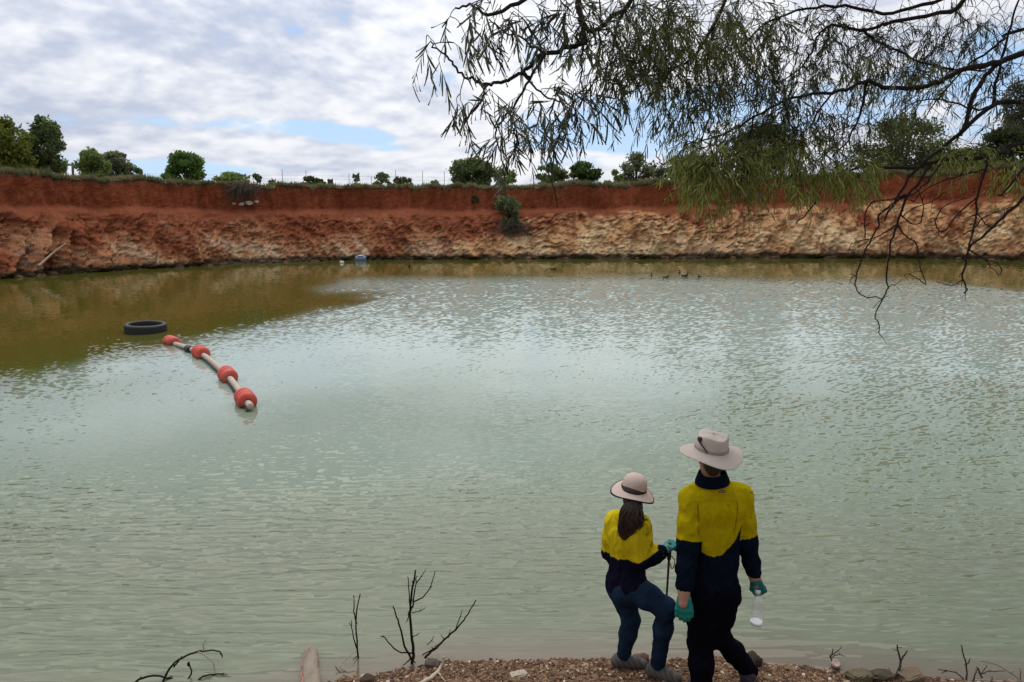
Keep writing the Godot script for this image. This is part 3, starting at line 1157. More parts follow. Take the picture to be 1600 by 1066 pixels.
# ------------------------------------------------------------------ floating boom and tyre
func build_boom() -> void:
	var red := bumpy(painted(0.55, 0.4), noise_tex(0.04, 4, 77), 6.0, 0.4)
	var fade := fbm(79, 5.0, 4)
	var pts := PackedVector3Array()
	for q in [[268, 537], [314, 558], [356, 594], [384, 632]]:
		var p := on_level(q[0], q[1], 0.0)
		p.y = 0.02 if pts.is_empty() else 0.085
		pts.append(p)
	var end := pts[3] + (pts[3] - pts[2]).normalized() * 0.52
	var start := pts[0] + (pts[0] - pts[1]).normalized() * 0.25
	var o := thing("floating_boom", "pale pipe threaded through four red ribbed floats on the left water", "boom", pts[3])
	var st := B.new()
	var path := PackedVector3Array([start, pts[0], pts[1], pts[2], pts[3], end])
	path = smooth_path(path, 6)
	st.tube(path, taper(path.size(), 0.058, 0.058), 12)
	part("pipe", st.mesh(), bumpy(mat(lin(0.47, 0.38, 0.30), 0.7, 0.3), noise_tex(0.02, 4, 78), 4.0, 0.5), o)
	st = B.new()
	var rope := PackedVector3Array()
	for i in path.size():
		rope.append(path[i] + Vector3(-0.05, -0.05 - 0.012 * sin(i * 1.3), 0.04))
	st.tube(rope, taper(rope.size(), 0.016, 0.016), 6)
	part("rope", st.mesh(), mat(lin(0.03, 0.035, 0.03), 0.8), o)
	st = B.new()
	var cp := pts[0].lerp(pts[1], 0.62)
	var cd := (pts[1] - pts[0]).normalized()
	st.tube(PackedVector3Array([cp - cd * 0.12, cp - cd * 0.11, cp + cd * 0.11, cp + cd * 0.12]), PackedFloat32Array([0.06, 0.09, 0.09, 0.06]), 14)
	part("coupling", st.mesh(), mat(lin(0.02, 0.02, 0.02), 0.6), o)
	for i in 4:
		var dir := ((pts[mini(i + 1, 3)] - pts[maxi(i - 1, 0)])).normalized()
		var fl := Node3D.new()
		fl.name = "float"
		o.add_child(fl, true)
		for k in 3:
			st = B.new()
			var prof := PackedVector2Array()
			prof.append(Vector2(0.062, -0.084))
			for a in 13:
				var th := lerpf(-PI / 2, PI / 2, a / 12.0)
				prof.append(Vector2(0.100 + 0.068 * cos(th), 0.084 * sin(th)))
			prof.append(Vector2(0.062, 0.084))
			var y := dir
			var x := y.cross(Vector3.UP).normalized()
			st.lathe(Transform3D(Basis(x, y, x.cross(y)), pts[i] + Vector3(0, 0.012, 0) + dir * (k - 1) * 0.172), prof, 28, func(q): return q * Vector3(1.0, 1.0, 1.0))
			# sun bleached on top, a scum line near the water
			for j in st.v.size():
				var p := st.v[j]
				var t := fade.get_noise_3dv(p)
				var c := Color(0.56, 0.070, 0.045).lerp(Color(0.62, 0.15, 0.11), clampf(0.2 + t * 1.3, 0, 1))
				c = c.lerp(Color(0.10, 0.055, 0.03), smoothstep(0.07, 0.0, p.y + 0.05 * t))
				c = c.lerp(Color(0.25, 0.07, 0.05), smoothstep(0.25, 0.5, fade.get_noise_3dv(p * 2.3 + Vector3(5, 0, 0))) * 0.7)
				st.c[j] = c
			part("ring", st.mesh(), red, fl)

	var tp := on_level(228, 518, 0.0)
	var ty := thing("tyre", "black rubber tyre floating flat near the end of the red floats", "tyre", tp)
	st = B.new()
	var prof := PackedVector2Array([Vector2(0.41, 0.0), Vector2(0.395, 0.06), Vector2(0.40, 0.09), Vector2(0.43, 0.105), Vector2(0.47, 0.10), Vector2(0.495, 0.075), Vector2(0.502, 0.04), Vector2(0.502, 0.035), Vector2(0.49, 0.03), Vector2(0.502, 0.025), Vector2(0.504, -0.02), Vector2(0.492, -0.025), Vector2(0.504, -0.03), Vector2(0.502, -0.075), Vector2(0.47, -0.10), Vector2(0.43, -0.105), Vector2(0.40, -0.09), Vector2(0.395, -0.06), Vector2(0.41, 0.0)])
	prof.reverse()
	var x := Transform3D(Basis.from_euler(Vector3(0.03, 0.4, -0.035)), tp + Vector3(0, 0.10, 0)).scaled_local(Vector3(1.06, 1.25, 1.06))
	st.lathe(x, prof, 48)
	part("carcass", st.mesh(), mat(lin(0.030, 0.029, 0.028), 0.6, 0.4), ty)
	st = B.new()
	for i in 44:
		var a := TAU * i / 44.0
		st.box(x * Transform3D(Basis(Vector3.UP, -a), Vector3(cos(a) * 0.503, 0.05, sin(a) * 0.503)), Vector3(0.012, 0.05, 0.045))
		st.box(x * Transform3D(Basis(Vector3.UP, -a - 0.07), Vector3(cos(a + 0.07) * 0.503, -0.05, sin(a + 0.07) * 0.503)), Vector3(0.012, 0.05, 0.045))
	var tread := part("tread", st.mesh(false), mat(lin(0.03, 0.03, 0.033), 0.7, 0.4), ty)
	tread.set_meta("kind", "stuff")

# ------------------------------------------------------------------ sticks, stones and litter on the near shore
func twig_thing(called: String, label: String, category: String, color: Color, stems: Array) -> void:
	var o: Node3D
	for s in stems:
		var pts := PackedVector3Array()
		for q in s[2]:
			pts.append(on_bank(q[0], q[1], 0.012) if q[2] == 0 else at(q[0], q[1], q[2]))
		if o == null:
			o = thing(called, label, category, pts[0])
		var path := smooth_path(pts, 4)
		for i in range(1, path.size()):
			path[i] += Vector3(rng.randfn(), rng.randfn(), rng.randfn()) * 0.0022
		var st := B.new()
		st.col = s[3] if s.size() > 3 else color
		st.tube(path, taper(path.size(), s[0], s[1]), 7)
		# knots and broken side twigs
		for k in pts.size() - 2:
			if rng.randf() < 0.6:
				var p := pts[k + 1]
				var d := (pts[k + 2] - pts[k]).normalized()
				var e := (d + Vector3(rng.randfn(), rng.randfn(), rng.randfn()) * 0.6).normalized() * rng.randf_range(0.012, 0.035)
				st.tube(PackedVector3Array([p, p + e]), PackedFloat32Array([s[0] * 0.7, s[1] * 0.6]), 5)
		part("stem", st.mesh(), wood_mat, o)

var wood_mat: StandardMaterial3D

func build_shore_things() -> void:
	wood_mat = painted(0.9, 0.25)
	var black := Color(0.022, 0.018, 0.015)
	var pale := Color(0.42, 0.36, 0.27)
	twig_thing("dead_shrub", "thin dead black shrub standing in the shallows left of the larger one", "shrub", black, [
		[0.008, 0.004, [[560, 1050, 5.12], [559, 1018, 5.12], [556, 985, 5.14], [557, 955, 5.14], [563, 928, 5.15]]],
		[0.006, 0.003, [[557, 975, 5.14], [553, 955, 5.15], [552.5, 930, 5.15]]],
		[0.006, 0.003, [[559, 1020, 5.12], [552, 995, 5.08], [548, 970, 5.06]]],
		[0.003, 0.002, [[549, 978, 5.06], [546, 974, 5.05]]],
		[0.004, 0.002, [[557, 1026, 5.12], [551, 1032, 5.05]]]])
	twig_thing("dead_shrub", "large dead black shrub with spreading bare stems at the water's edge", "shrub", black, [
		[0.013, 0.006, [[642, 1044, 5.05], [646, 1024, 5.06], [644, 1000, 5.07], [641, 965, 5.08], [642, 940, 5.09], [646, 912, 5.1], [648.5, 892, 5.1]]],
		[0.007, 0.003, [[644, 950, 5.08], [648, 925, 5.1], [651.5, 900, 5.12]]],
		[0.006, 0.003, [[641, 960, 5.08], [639, 930, 5.05], [637, 901, 5.04]]],
		[0.005, 0.002, [[650, 912, 5.1], [658, 902, 5.14], [666, 889, 5.16]]],
		[0.006, 0.003, [[646, 941, 5.09], [660, 933, 5.14], [671, 920, 5.17], [680.5, 893, 5.2]]],
		[0.004, 0.002, [[644, 958, 5.08], [656, 955, 5.03], [665, 949.5, 5.0]]],
		[0.004, 0.002, [[639, 955, 5.08], [637, 966, 5.05], [634, 973, 5.04]]],
		[0.009, 0.004, [[643, 1031, 5.05], [632, 1010, 5.03], [625, 980, 5.02], [618, 960, 5.02], [614, 947, 5.02]]],
		[0.006, 0.003, [[643, 1021, 5.05], [627, 1020, 5.0], [612, 1010, 4.98], [604, 1000, 4.97], [600, 995, 4.97], [595, 994, 4.96]]],
		[0.004, 0.002, [[644, 996, 5.07], [651, 993, 5.05], [656, 989, 5.03]]],
		[0.006, 0.003, [[641, 1030, 5.05], [629, 1040, 4.98]]],
		[0.006, 0.003, [[645, 1030, 5.05], [649, 1036, 4.98]]],
		[0.010, 0.004, [[664, 1029, 5.05], [678, 1015, 5.08], [693, 1001, 5.12], [708, 988, 5.16], [722, 973, 5.2], [734, 955, 5.24], [744, 937, 5.27]]],
		[0.005, 0.002, [[711, 985, 5.16], [717, 968, 5.15], [723, 953, 5.14]]],
		[0.005, 0.003, [[660, 1024, 5.05], [675, 1015, 5.02], [686, 1007, 5.0]]],
		[0.004, 0.002, [[668, 1008, 5.06], [674, 1002, 5.05], [678, 995, 5.04]]],
		[0.004, 0.002, [[694, 1000, 5.12], [691, 995, 5.1], [689, 992, 5.1]]],
		[0.004, 0.002, [[700, 997, 5.14], [703, 987, 5.14], [704, 984, 5.14]]]])
	twig_thing("curved_stick", "smooth pale curved stick lying on the gravel by the large dead shrub", "stick", pale, [
		[0.018, 0.009, [[650, 1074, 0], [672, 1060, 0], [686, 1047, 4.93], [692, 1035, 4.97], [693, 1026, 4.98]]],
		[0.006, 0.003, [[684, 1050, 0], [690, 1058, 0], [696, 1065, 0]]]])
	twig_thing("bent_stick", "thin pale bent stick beside the thin dead shrub", "stick", Color(0.36, 0.33, 0.24), [
		[0.005, 0.004, [[566, 1061, 4.93], [548, 1052, 4.95], [530, 1043, 4.97]]],
		[0.005, 0.003, [[530, 1043, 4.97], [541, 1030, 5.02], [556, 1018, 5.08]]]])
	twig_thing("dark_twig", "short dark twig left of the thin pale bent stick", "twig", black, [
		[0.004, 0.003, [[538, 1062, 4.93], [531, 1052, 4.94], [524, 1042, 4.96]]]])
	twig_thing("fallen_branch", "tangle of dark fallen branches arching over the water at lower left", "branch", black, [
		[0.010, 0.005, [[196, 1080, 4.75], [218, 1062, 4.8], [240, 1056, 4.83], [262, 1060, 4.85], [290, 1066, 4.86]]],
		[0.009, 0.004, [[252, 1072, 4.8], [265, 1045, 4.86], [285, 1028, 4.95], [308, 1019, 5.02], [320, 1017.5, 5.05], [336, 1017, 5.08], [344, 1020, 5.08], [348, 1027, 5.07]]],
		[0.007, 0.003, [[272, 1042, 4.88], [278, 1034, 4.85], [285, 1025, 4.85]]],
		[0.006, 0.003, [[309, 1019, 5.02], [322, 1026, 5.0], [333, 1036, 4.98], [336, 1055, 4.95], [340, 1070, 4.9]], Color(0.30, 0.28, 0.22)],
		[0.005, 0.003, [[318, 1018, 5.04], [318, 1008, 5.04], [322, 999, 5.04]], Color(0.36, 0.34, 0.27)],
		[0.007, 0.004, [[286, 1068, 4.84], [298, 1054, 4.88], [297, 1042, 4.9], [294, 1037, 4.9]]],
		[0.011, 0.009, [[293, 1036, 4.9], [295, 1041, 4.9]]],
		[0.007, 0.004, [[304, 1068, 4.83], [316, 1058, 4.86], [332, 1054, 4.9], [345, 1054, 4.9], [355, 1055, 4.9]]],
		[0.004, 0.002, [[348, 1055, 4.9], [370, 1060, 4.88], [392, 1068, 4.85]], Color(0.34, 0.31, 0.24)]])
	twig_thing("forked_branch", "dark forked branch standing between the square stones at right", "branch", Color(0.05, 0.04, 0.03), [
		[0.012, 0.008, [[1392, 1068, 4.83], [1402, 1052, 4.86], [1408, 1034, 4.9]]],
		[0.008, 0.005, [[1408, 1034, 4.9], [1404, 1022, 4.92], [1401, 1008, 4.94]]],
		[0.007, 0.004, [[1408, 1034, 4.9], [1413, 1024, 4.9], [1419, 1017, 4.9]]],
		[0.003, 0.002, [[1403, 1015, 4.93], [1397, 1015, 4.9]]],
		[0.003, 0.002, [[1403, 1013, 4.93], [1409, 1012, 4.95]]],
		[0.003, 0.002, [[1394, 1060, 4.85], [1388, 1044, 4.83]]]])
	twig_thing("dry_brush", "low tangle of dry dark brush at the lower right corner", "branch", Color(0.06, 0.045, 0.035), [
		[0.009, 0.006, [[1396, 1064, 4.84], [1430, 1062, 4.86], [1470, 1066, 4.86], [1520, 1063, 4.85], [1600, 1066, 4.83]], Color(0.3, 0.25, 0.2)],
		[0.007, 0.004, [[1510, 1062, 4.85], [1511, 1040, 4.9], [1505, 1022, 4.93], [1503, 1008, 4.95]]],
		[0.005, 0.003, [[1510, 1040, 4.9], [1514, 1034, 4.9], [1516, 1029, 4.9]]],
		[0.005, 0.003, [[1506, 1062, 4.85], [1495, 1052, 4.88], [1480, 1048, 4.9], [1466, 1047, 4.9]]],
		[0.004, 0.002, [[1478, 1048, 4.9], [1472, 1053, 4.9]]],
		[0.006, 0.003, [[1520, 1064, 4.84], [1526, 1050, 4.86], [1527, 1046, 4.88]]],
		[0.008, 0.005, [[1534, 1060, 4.84], [1530, 1048, 4.88], [1528, 1045, 4.88]]],
		[0.004, 0.002, [[1532, 1053, 4.86], [1538, 1047, 4.86], [1542, 1039, 4.86]]],
		[0.004, 0.003, [[1532, 1054, 4.86], [1546, 1049, 4.88], [1570, 1049, 4.9]]],
		[0.005, 0.003, [[1600, 1068, 4.8], [1580, 1052, 4.86], [1556, 1039, 4.92], [1534, 1033, 4.95]], Color(0.2, 0.17, 0.13)],
		[0.003, 0.002, [[1594, 1062, 4.83], [1595, 1050, 4.83], [1594, 1045, 4.83]]],
		[0.004, 0.002, [[1436, 1062, 4.85], [1450, 1058, 4.86], [1460, 1062, 4.85]]],
		[0.004, 0.002, [[1547, 1066, 4.83], [1551, 1060, 4.84], [1548, 1057, 4.85]]]])
	# can caught by a twig
	var cp := on_level(1306, 1036, 0.02)
	var can := thing("can", "dented reddish can half sunk in the shallows at right", "can", cp)
	var st := B.new()
	var b := Basis.from_euler(Vector3(0.5, 0.3, 0.35))
	st.lathe(Transform3D(b, cp + Vector3(0, -0.045, 0)), PackedVector2Array([Vector2(0.001, 0), Vector2(0.024, 0), Vector2(0.031, 0.012), Vector2(0.033, 0.03), Vector2(0.030, 0.05), Vector2(0.033, 0.07)]), 18)
	part("shell", st.mesh(), mat(lin(0.16, 0.045, 0.04), 0.5), can)
	st = B.new()
	st.lathe(Transform3D(b, cp + Vector3(0, -0.045, 0)), PackedVector2Array([Vector2(0.033, 0.07), Vector2(0.031, 0.085), Vector2(0.025, 0.094), Vector2(0.022, 0.09), Vector2(0.001, 0.089)]), 18)
	part("lid", st.mesh(), mat(lin(0.45, 0.32, 0.30), 0.45), can)
	twig_thing("small_twig", "small black twig sticking up by the reddish can", "twig", black, [
		[0.006, 0.003, [[1304, 1037, 5.04], [1298, 1028, 5.05], [1301, 1019, 5.06], [1302, 1014, 5.06]]],
		[0.004, 0.002, [[1300, 1024, 5.06], [1308, 1018, 5.08], [1316, 1010, 5.1]]],
		[0.004, 0.002, [[1299, 1027, 5.05], [1311, 1023, 5.08], [1321, 1026, 5.08]]]])

	# log running into the water
	var a0 := at(485, 1012, 5.17)
	var a1 := at(487, 1095, 4.50)
	a1.y = bank_y(a1.x, -a1.z) + 0.05
	a0.y = 0.035
	var lg := thing("log", "smooth grey log running down the bank into the water at lower left", "log", a1)
	st = B.new()
	var path := PackedVector3Array()
	for i in 15:
		var s := i / 14.0
		path.append(a1.lerp(a0, s) + Vector3(0.006 * sin(s * 7.0), 0, 0))
	var rr := taper(15, 0.070, 0.058)
	rr[14] = 0.03
	rr[13] = 0.055
	for i in [9, 10]:
		rr[i] *= 1.05
	st.tube(path, rr, 18)
	for i in st.v.size():
		var k := wobble.get_noise_3d(st.v[i].x * 9.0, st.v[i].y * 9.0, st.v[i].z * 2.0)
		st.c[i] = Color(0.29, 0.24, 0.185).lerp(Color(0.15, 0.11, 0.08), clampf(k * 1.5, 0, 1))
	part("trunk", st.mesh(), bumpy(painted(0.85, 0.25), noise_tex(0.03, 5, 14), 5.0, 0.8), lg)
	st = B.new()
	path = PackedVector3Array()
	for i in 12:
		var s := i / 13.0
		path.append(a1.lerp(a0, s) + Vector3(-0.065 + 0.009 * sin(i * 2.1), 0.02 + 0.008 * sin(i * 1.7), 0))
	st.tube(path, taper(12, 0.011, 0.004), 6)
	part("bark_strip", st.mesh(), mat(lin(0.36, 0.15, 0.10), 0.8), lg)

	# stones
	var stones := [
		["flat_stone", "pale flat stone on the gravel left of the two people", 810, 1058, 0.115, 0.05, 0.07, Color(0.55, 0.47, 0.35), 0.5],
		["dark_stone", "dark rounded stone at the water behind the standing man's rear leg", 1172, 1031, 0.15, 0.11, 0.12, Color(0.055, 0.04, 0.033), 0.7],
		["brown_stone", "brown stone at the waterline between the woman's shoes", 1000, 1029, 0.14, 0.09, 0.10, Color(0.14, 0.085, 0.06), 0.7],
		["round_stone", "rounded olive stone, leftmost of three blocks at lower right", 1342, 1057, 0.16, 0.10, 0.12, Color(0.17, 0.14, 0.085), 0.55],
		["square_stone", "dark square edged stone, middle of three blocks at lower right", 1376, 1053, 0.16, 0.075, 0.10, Color(0.10, 0.08, 0.055), 0.4],
		["slab_stone", "tan wedge shaped stone slab right of the forked branch", 1424, 1053, 0.18, 0.08, 0.12, Color(0.22, 0.165, 0.11), 0.4],
		["clod", "dark clod of earth at the foot of the thin pale bent stick", 574, 1058, 0.10, 0.06, 0.08, Color(0.09, 0.06, 0.04), 0.8],
		["mud_stone", "grey brown stone in the shallows right of the large dead shrub", 675, 1032, 0.12, 0.07, 0.08, Color(0.15, 0.12, 0.095), 0.8],
	]
	for q in stones:
		var p := on_level(q[2], q[3], 0.06)
		p.y = bank_y(p.x, -p.z) + q[5] * 0.30
		st = B.new()
		st.col = q[7]
		st.rock(Transform3D(Basis.from_euler(Vector3(0.05, rng.randf_range(-0.4, 0.4), 0.06)), p), Vector3(q[4], q[5], q[6]), q[8], rng.randi() % 999, 16, 11)
		single(q[0], st.mesh(q[8] > 0.6), bumpy(painted(0.9, 0.25), grain, 9.0, 0.6), q[1], "stone")
	for i in 26:
		var px := rng.randf_range(-0.5, 3.6)
		var pd := shore(px) - rng.randf_range(0.02, 0.42)
		st = B.new()
		var k := rng.randf()
		st.col = Color(0.17, 0.105, 0.06).lerp(Color(0.38, 0.29, 0.20), k * k)
		var s := rng.randf_range(0.025, 0.06)
		st.rock(Transform3D(Basis.from_euler(Vector3(rng.randf_range(-0.3, 0.3), rng.randf() * TAU, 0.1)), Vector3(px, bank_y(px, pd) + s * 0.15, -pd)), Vector3(s * 1.5, s * 0.6, s), 0.6, 500 + i, 9, 7)
		single("stone", st.mesh(false), wood_mat, "palm sized tan stone lying loose on the gravel shore", "stone", "loose stones on the gravel shore")

var grain := noise_tex(0.05, 4, 15)

# ------------------------------------------------------------------ the tree that hangs into the view
func px(list: Array, depth0: float, depth1: float) -> PackedVector3Array:
	var o := PackedVector3Array()
	for i in list.size():
		o.append(at(list[i][0], list[i][1], lerpf(depth0, depth1, float(i) / maxf(list.size() - 1, 1))))
	return o

func build_overhanging_tree() -> void:
	var foot_at := Vector3(6.3, bank_y(6.3, 4.0), -4.0)
	var tree := thing("overhanging_tree", "narrow leaved tree hanging its branches into the upper right of the view", "tree", foot_at)
	var bark := painted(0.9, 0.2)
	var brown := Color(0.030, 0.024, 0.020)
	var trunk_path := smooth_path(PackedVector3Array([foot_at - Vector3(0, 0.3, 0), foot_at + Vector3(-0.15, 1.6, -0.2), foot_at + Vector3(-0.1, 3.2, -0.6), foot_at + Vector3(-0.5, 5.0, -0.8), foot_at + Vector3(-0.9, 6.6, -0.6)]), 5)
	var st := B.new()
	st.col = Color(0.07, 0.055, 0.045)
	st.tube(trunk_path, taper(trunk_path.size(), 0.24, 0.07, 0.8), 14)
	part("trunk", st.mesh(), bumpy(painted(0.95, 0.2), noise_tex(0.03, 5, 33), 3.0, 3.0), tree)
	var crotch := trunk_path[13]
	var high := trunk_path[19]
	var top := trunk_path[20]
	var nodes := PackedVector3Array()     # where twigs may start
	var limbs := [
		# from, pixel points, depth at start and end, radius at start and end
		[top, [[1120, -170], [985, -60], [912, -15], [904, 4], [907, 28], [913, 55], [911, 68], [887, 73], [869, 82], [847, 84], [831, 100], [816, 113], [794, 125], [775, 130], [759, 132], [737, 123], [716, 111], [703, 94], [687, 81], [672, 67]], 4.3, 3.5, 0.022, 0.0035],
		[null, [[847, 84], [845, 96], [831, 117], [819, 141], [800, 169], [781, 194], [775, 206], [782, 240], [795, 272]], 3.75, 3.6, 0.009, 0.003],
		[null, [[759, 132], [756, 142], [753, 156], [737, 175], [722, 194]], 3.62, 3.5, 0.006, 0.003],
		[null, [[816, 113], [825, 126], [844, 144], [866, 156], [890, 169], [900, 190]], 3.7, 3.75, 0.007, 0.003],
		[null, [[847, 84], [831, 72], [816, 59], [790, 50], [762, 30]], 3.78, 3.7, 0.008, 0.003],
		[null, [[866, 156], [858, 190], [845, 222], [850, 250], [868, 270]], 3.72, 3.65, 0.005, 0.002],
		[null, [[911, 68], [908, 95], [907, 126], [912, 160]], 3.95, 3.9, 0.007, 0.003],
		[null, [[907, 28], [918, 48], [936, 45], [953, 28], [981, 6], [1010, -40]], 4.1, 4.5, 0.010, 0.014],
		[top, [[1560, -120], [1509, 0], [1459, 22], [1412, 31], [1378, 39], [1350, 48], [1322, 42], [1300, 39], [1284, 48], [1275, 62], [1268, 82], [1248, 110], [1215, 130]], 5.2, 5.0, 0.019, 0.004],
		[null, [[1350, 48], [1362, 58], [1375, 66], [1409, 81], [1437, 97], [1487, 108], [1540, 110]], 5.1, 5.4, 0.011, 0.006],
		[crotch, [[1600, 84], [1562, 97], [1519, 103], [1491, 116], [1459, 131], [1428, 137], [1381, 136], [1353, 128], [1328, 138], [1300, 144], [1269, 147], [1225, 159], [1178, 184], [1131, 209], [1100, 219], [1070, 226]], 5.3, 4.7, 0.025, 0.004],
		[null, [[1353, 128], [1350, 153], [1340, 187], [1325, 219], [1300, 245]], 5.05, 5.0, 0.015, 0.004],
		[crotch, [[1600, 44], [1569, 62], [1544, 81], [1510, 104], [1470, 150], [1450, 180]], 5.5, 5.5, 0.016, 0.004],
		[high, [[1600, -40], [1530, -20], [1440, 8], [1380, 20], [1320, 10], [1260, 14], [1200, 34], [1160, 70]], 5.4, 4.8, 0.02, 0.005],
		[trunk_path[10], [[1600, 225], [1569, 237], [1537, 247], [1475, 250], [1422, 262], [1350, 261], [1331, 266], [1287, 294], [1269, 325], [1245, 348]], 5.3, 5.0, 0.022, 0.004],
		[trunk_path[10], [[1600, 159], [1553, 164], [1506, 203], [1469, 234], [1428, 269], [1400, 312], [1380, 345]], 5.4, 5.0, 0.024, 0.006],
		[null, [[1553, 164], [1530, 172], [1490, 160], [1455, 155], [1420, 165]], 5.38, 5.2, 0.01, 0.004],
		[null, [[1553, 164], [1556, 130], [1566, 90], [1580, 40], [1590, 0]], 5.4, 5.4, 0.012, 0.006],
		[null, [[1506, 203], [1520, 150], [1540, 120], [1562, 97]], 5.2, 5.3, 0.012, 0.016],
		[top, [[1250, -140], [1150, -30], [1120, 30], [1090, 80], [1050, 110], [1010, 130], [975, 150]], 4.9, 4.3, 0.02, 0.003],
		[null, [[1120, 30], [1105, 100], [1110, 170], [1098, 220], [1085, 270]], 4.8, 4.6, 0.010, 0.003],
		[null, [[1178, 184], [1170, 220], [1160, 260], [1155, 310]], 4.8, 4.7, 0.008, 0.003],
		[null, [[1225, 159], [1238, 200], [1240, 240], [1235, 280]], 4.9, 4.9, 0.008, 0.003],
		[null, [[1300, 144], [1270, 190], [1275, 220], [1310, 262], [1340, 282]], 5.0, 5.0, 0.008, 0.003],
		[top, [[1080, -140], [960, -80], [870, -30], [810, 5], [765, 22], [735, 8], [712, 12]], 4.2, 3.6, 0.025, 0.004],
		[null, [[981, 6], [960, 60], [985, 100], [1000, 150]], 4.4, 4.2, 0.01, 0.004],
		[null, [[1070, 226], [1060, 240], [1048, 250], [1036, 256], [1028, 248], [1023, 232]], 4.68, 4.6, 0.006, 0.003],
	]
	for l in limbs:
		var pts := px(l[1], l[2], l[3])
		if l[0] != null:
			pts.insert(0, l[0])
			pts.insert(1, (l[0] as Vector3).lerp(pts[1], 0.55) + Vector3(0, 0.35, 0))
		elif nodes.size():
			var best := 1e9
			var near := pts[0]
			for q in nodes:
				var e := q.distance_squared_to(pts[0])
				if e < best:
					best = e
					near = q
			if best > 0.0004:
				pts.insert(0, near)
		var path := smooth_path(pts, 4)
		for i in range(1, path.size()):
			path[i] += Vector3(rng.randfn(), rng.randfn(), rng.randfn()) * 0.004
		st = B.new()
		st.col = brown
		st.tube(path, taper(path.size(), l[4], l[5], 0.8), 8)
		part("limb", st.mesh(), bark, tree)
		for i in range(2 if l[0] == null else 6, path.size()):
			nodes.append(path[i])

	# bare drooping branches over the water
	var bare := [
		[[[1452, 260], [1434, 289], [1418, 305], [1407, 334], [1402, 351], [1392, 376], [1390, 392], [1385, 431], [1388, 450], [1379, 468], [1368, 492], [1372, 506], [1375, 523]], 0.010, 0.003],
		[[[1470, 256], [1448, 286], [1422, 306]], 0.007, 0.005],
		[[[1418, 305], [1392, 320], [1373, 337], [1372, 355], [1358, 379], [1347, 405], [1338, 431], [1338, 450], [1350, 463], [1373, 465], [1379, 468]], 0.008, 0.003],
		[[[1402, 351], [1415, 368], [1432, 381], [1435, 405], [1442, 429], [1447, 444]], 0.006, 0.003],
		[[[1447, 444], [1437, 437], [1423, 429], [1412, 431]], 0.004, 0.002],
		[[[1630, 285], [1600, 310], [1568, 339], [1534, 371], [1513, 389], [1507, 418], [1505, 436], [1511, 449], [1508, 459]], 0.012, 0.004],
		[[[1505, 436], [1496, 443], [1484, 446], [1463, 440]], 0.005, 0.002],
		[[[1513, 389], [1539, 405], [1562, 413], [1564, 431]], 0.006, 0.002],
		[[[1539, 405], [1552, 420], [1564, 431]], 0.004, 0.002],
		[[[1541, 250], [1541, 263], [1527, 308], [1526, 334], [1519, 366], [1513, 389]], 0.009, 0.005],
		[[[1526, 309], [1499, 331], [1478, 358], [1465, 358], [1463, 340], [1478, 321], [1515, 310]], 0.006, 0.003],
		[[[1418, 305], [1390, 312], [1363, 316], [1352, 339], [1352, 366], [1352, 372]], 0.006, 0.003],
		[[[1402, 351], [1385, 362], [1363, 373], [1331, 381], [1329, 392]], 0.005, 0.002],
		[[[1368, 373], [1352, 380], [1340, 388]], 0.003, 0.002],
		[[[1407, 334], [1425, 350], [1440, 345], [1442, 315], [1430, 290]], 0.005, 0.003],
		[[[1410, 340], [1425, 325], [1450, 318], [1475, 300]], 0.004, 0.003],
		[[[1541, 263], [1520, 270], [1480, 280], [1442, 300], [1425, 318]], 0.006, 0.003],
		[[[1600, 262], [1582, 285], [1566, 304], [1560, 305]], 0.010, 0.004],
		[[[1526, 334], [1540, 350], [1555, 355], [1570, 345], [1568, 325]], 0.004, 0.002],
		[[[1519, 366], [1530, 345], [1560, 330], [1590, 322]], 0.005, 0.003],
		[[[1484, 360], [1472, 372], [1466, 362]], 0.004, 0.002],
		[[[1388, 450], [1398, 444], [1410, 437]], 0.003, 0.002],
		[[[1338, 431], [1330, 435], [1328, 444]], 0.003, 0.002],
	]
	for l in bare:
		var pts := px(l[0], 5.0, 4.95)
		var path := smooth_path(pts, 4)
		for i in range(1, path.size()):
			path[i] += Vector3(rng.randfn(), rng.randfn(), rng.randfn()) * 0.003
		st = B.new()
		st.col = Color(0.032, 0.024, 0.022)
		st.tube(path, taper(path.size(), l[1], l[2]), 6)
		for i in range(3, path.size(), 3):
			if rng.randf() < 0.45:
				var e := Vector3(rng.randfn(), rng.randfn() - 0.5, rng.randfn()).normalized() * rng.randf_range(0.02, 0.10)
				st.tube(PackedVector3Array([path[i], path[i] + e * 0.5 + Vector3(0, 0.005, 0), path[i] + e]), PackedFloat32Array([l[2], l[2] * 0.8, l[2] * 0.5]), 4)
		part("bare_branch", st.mesh(), bark, tree)

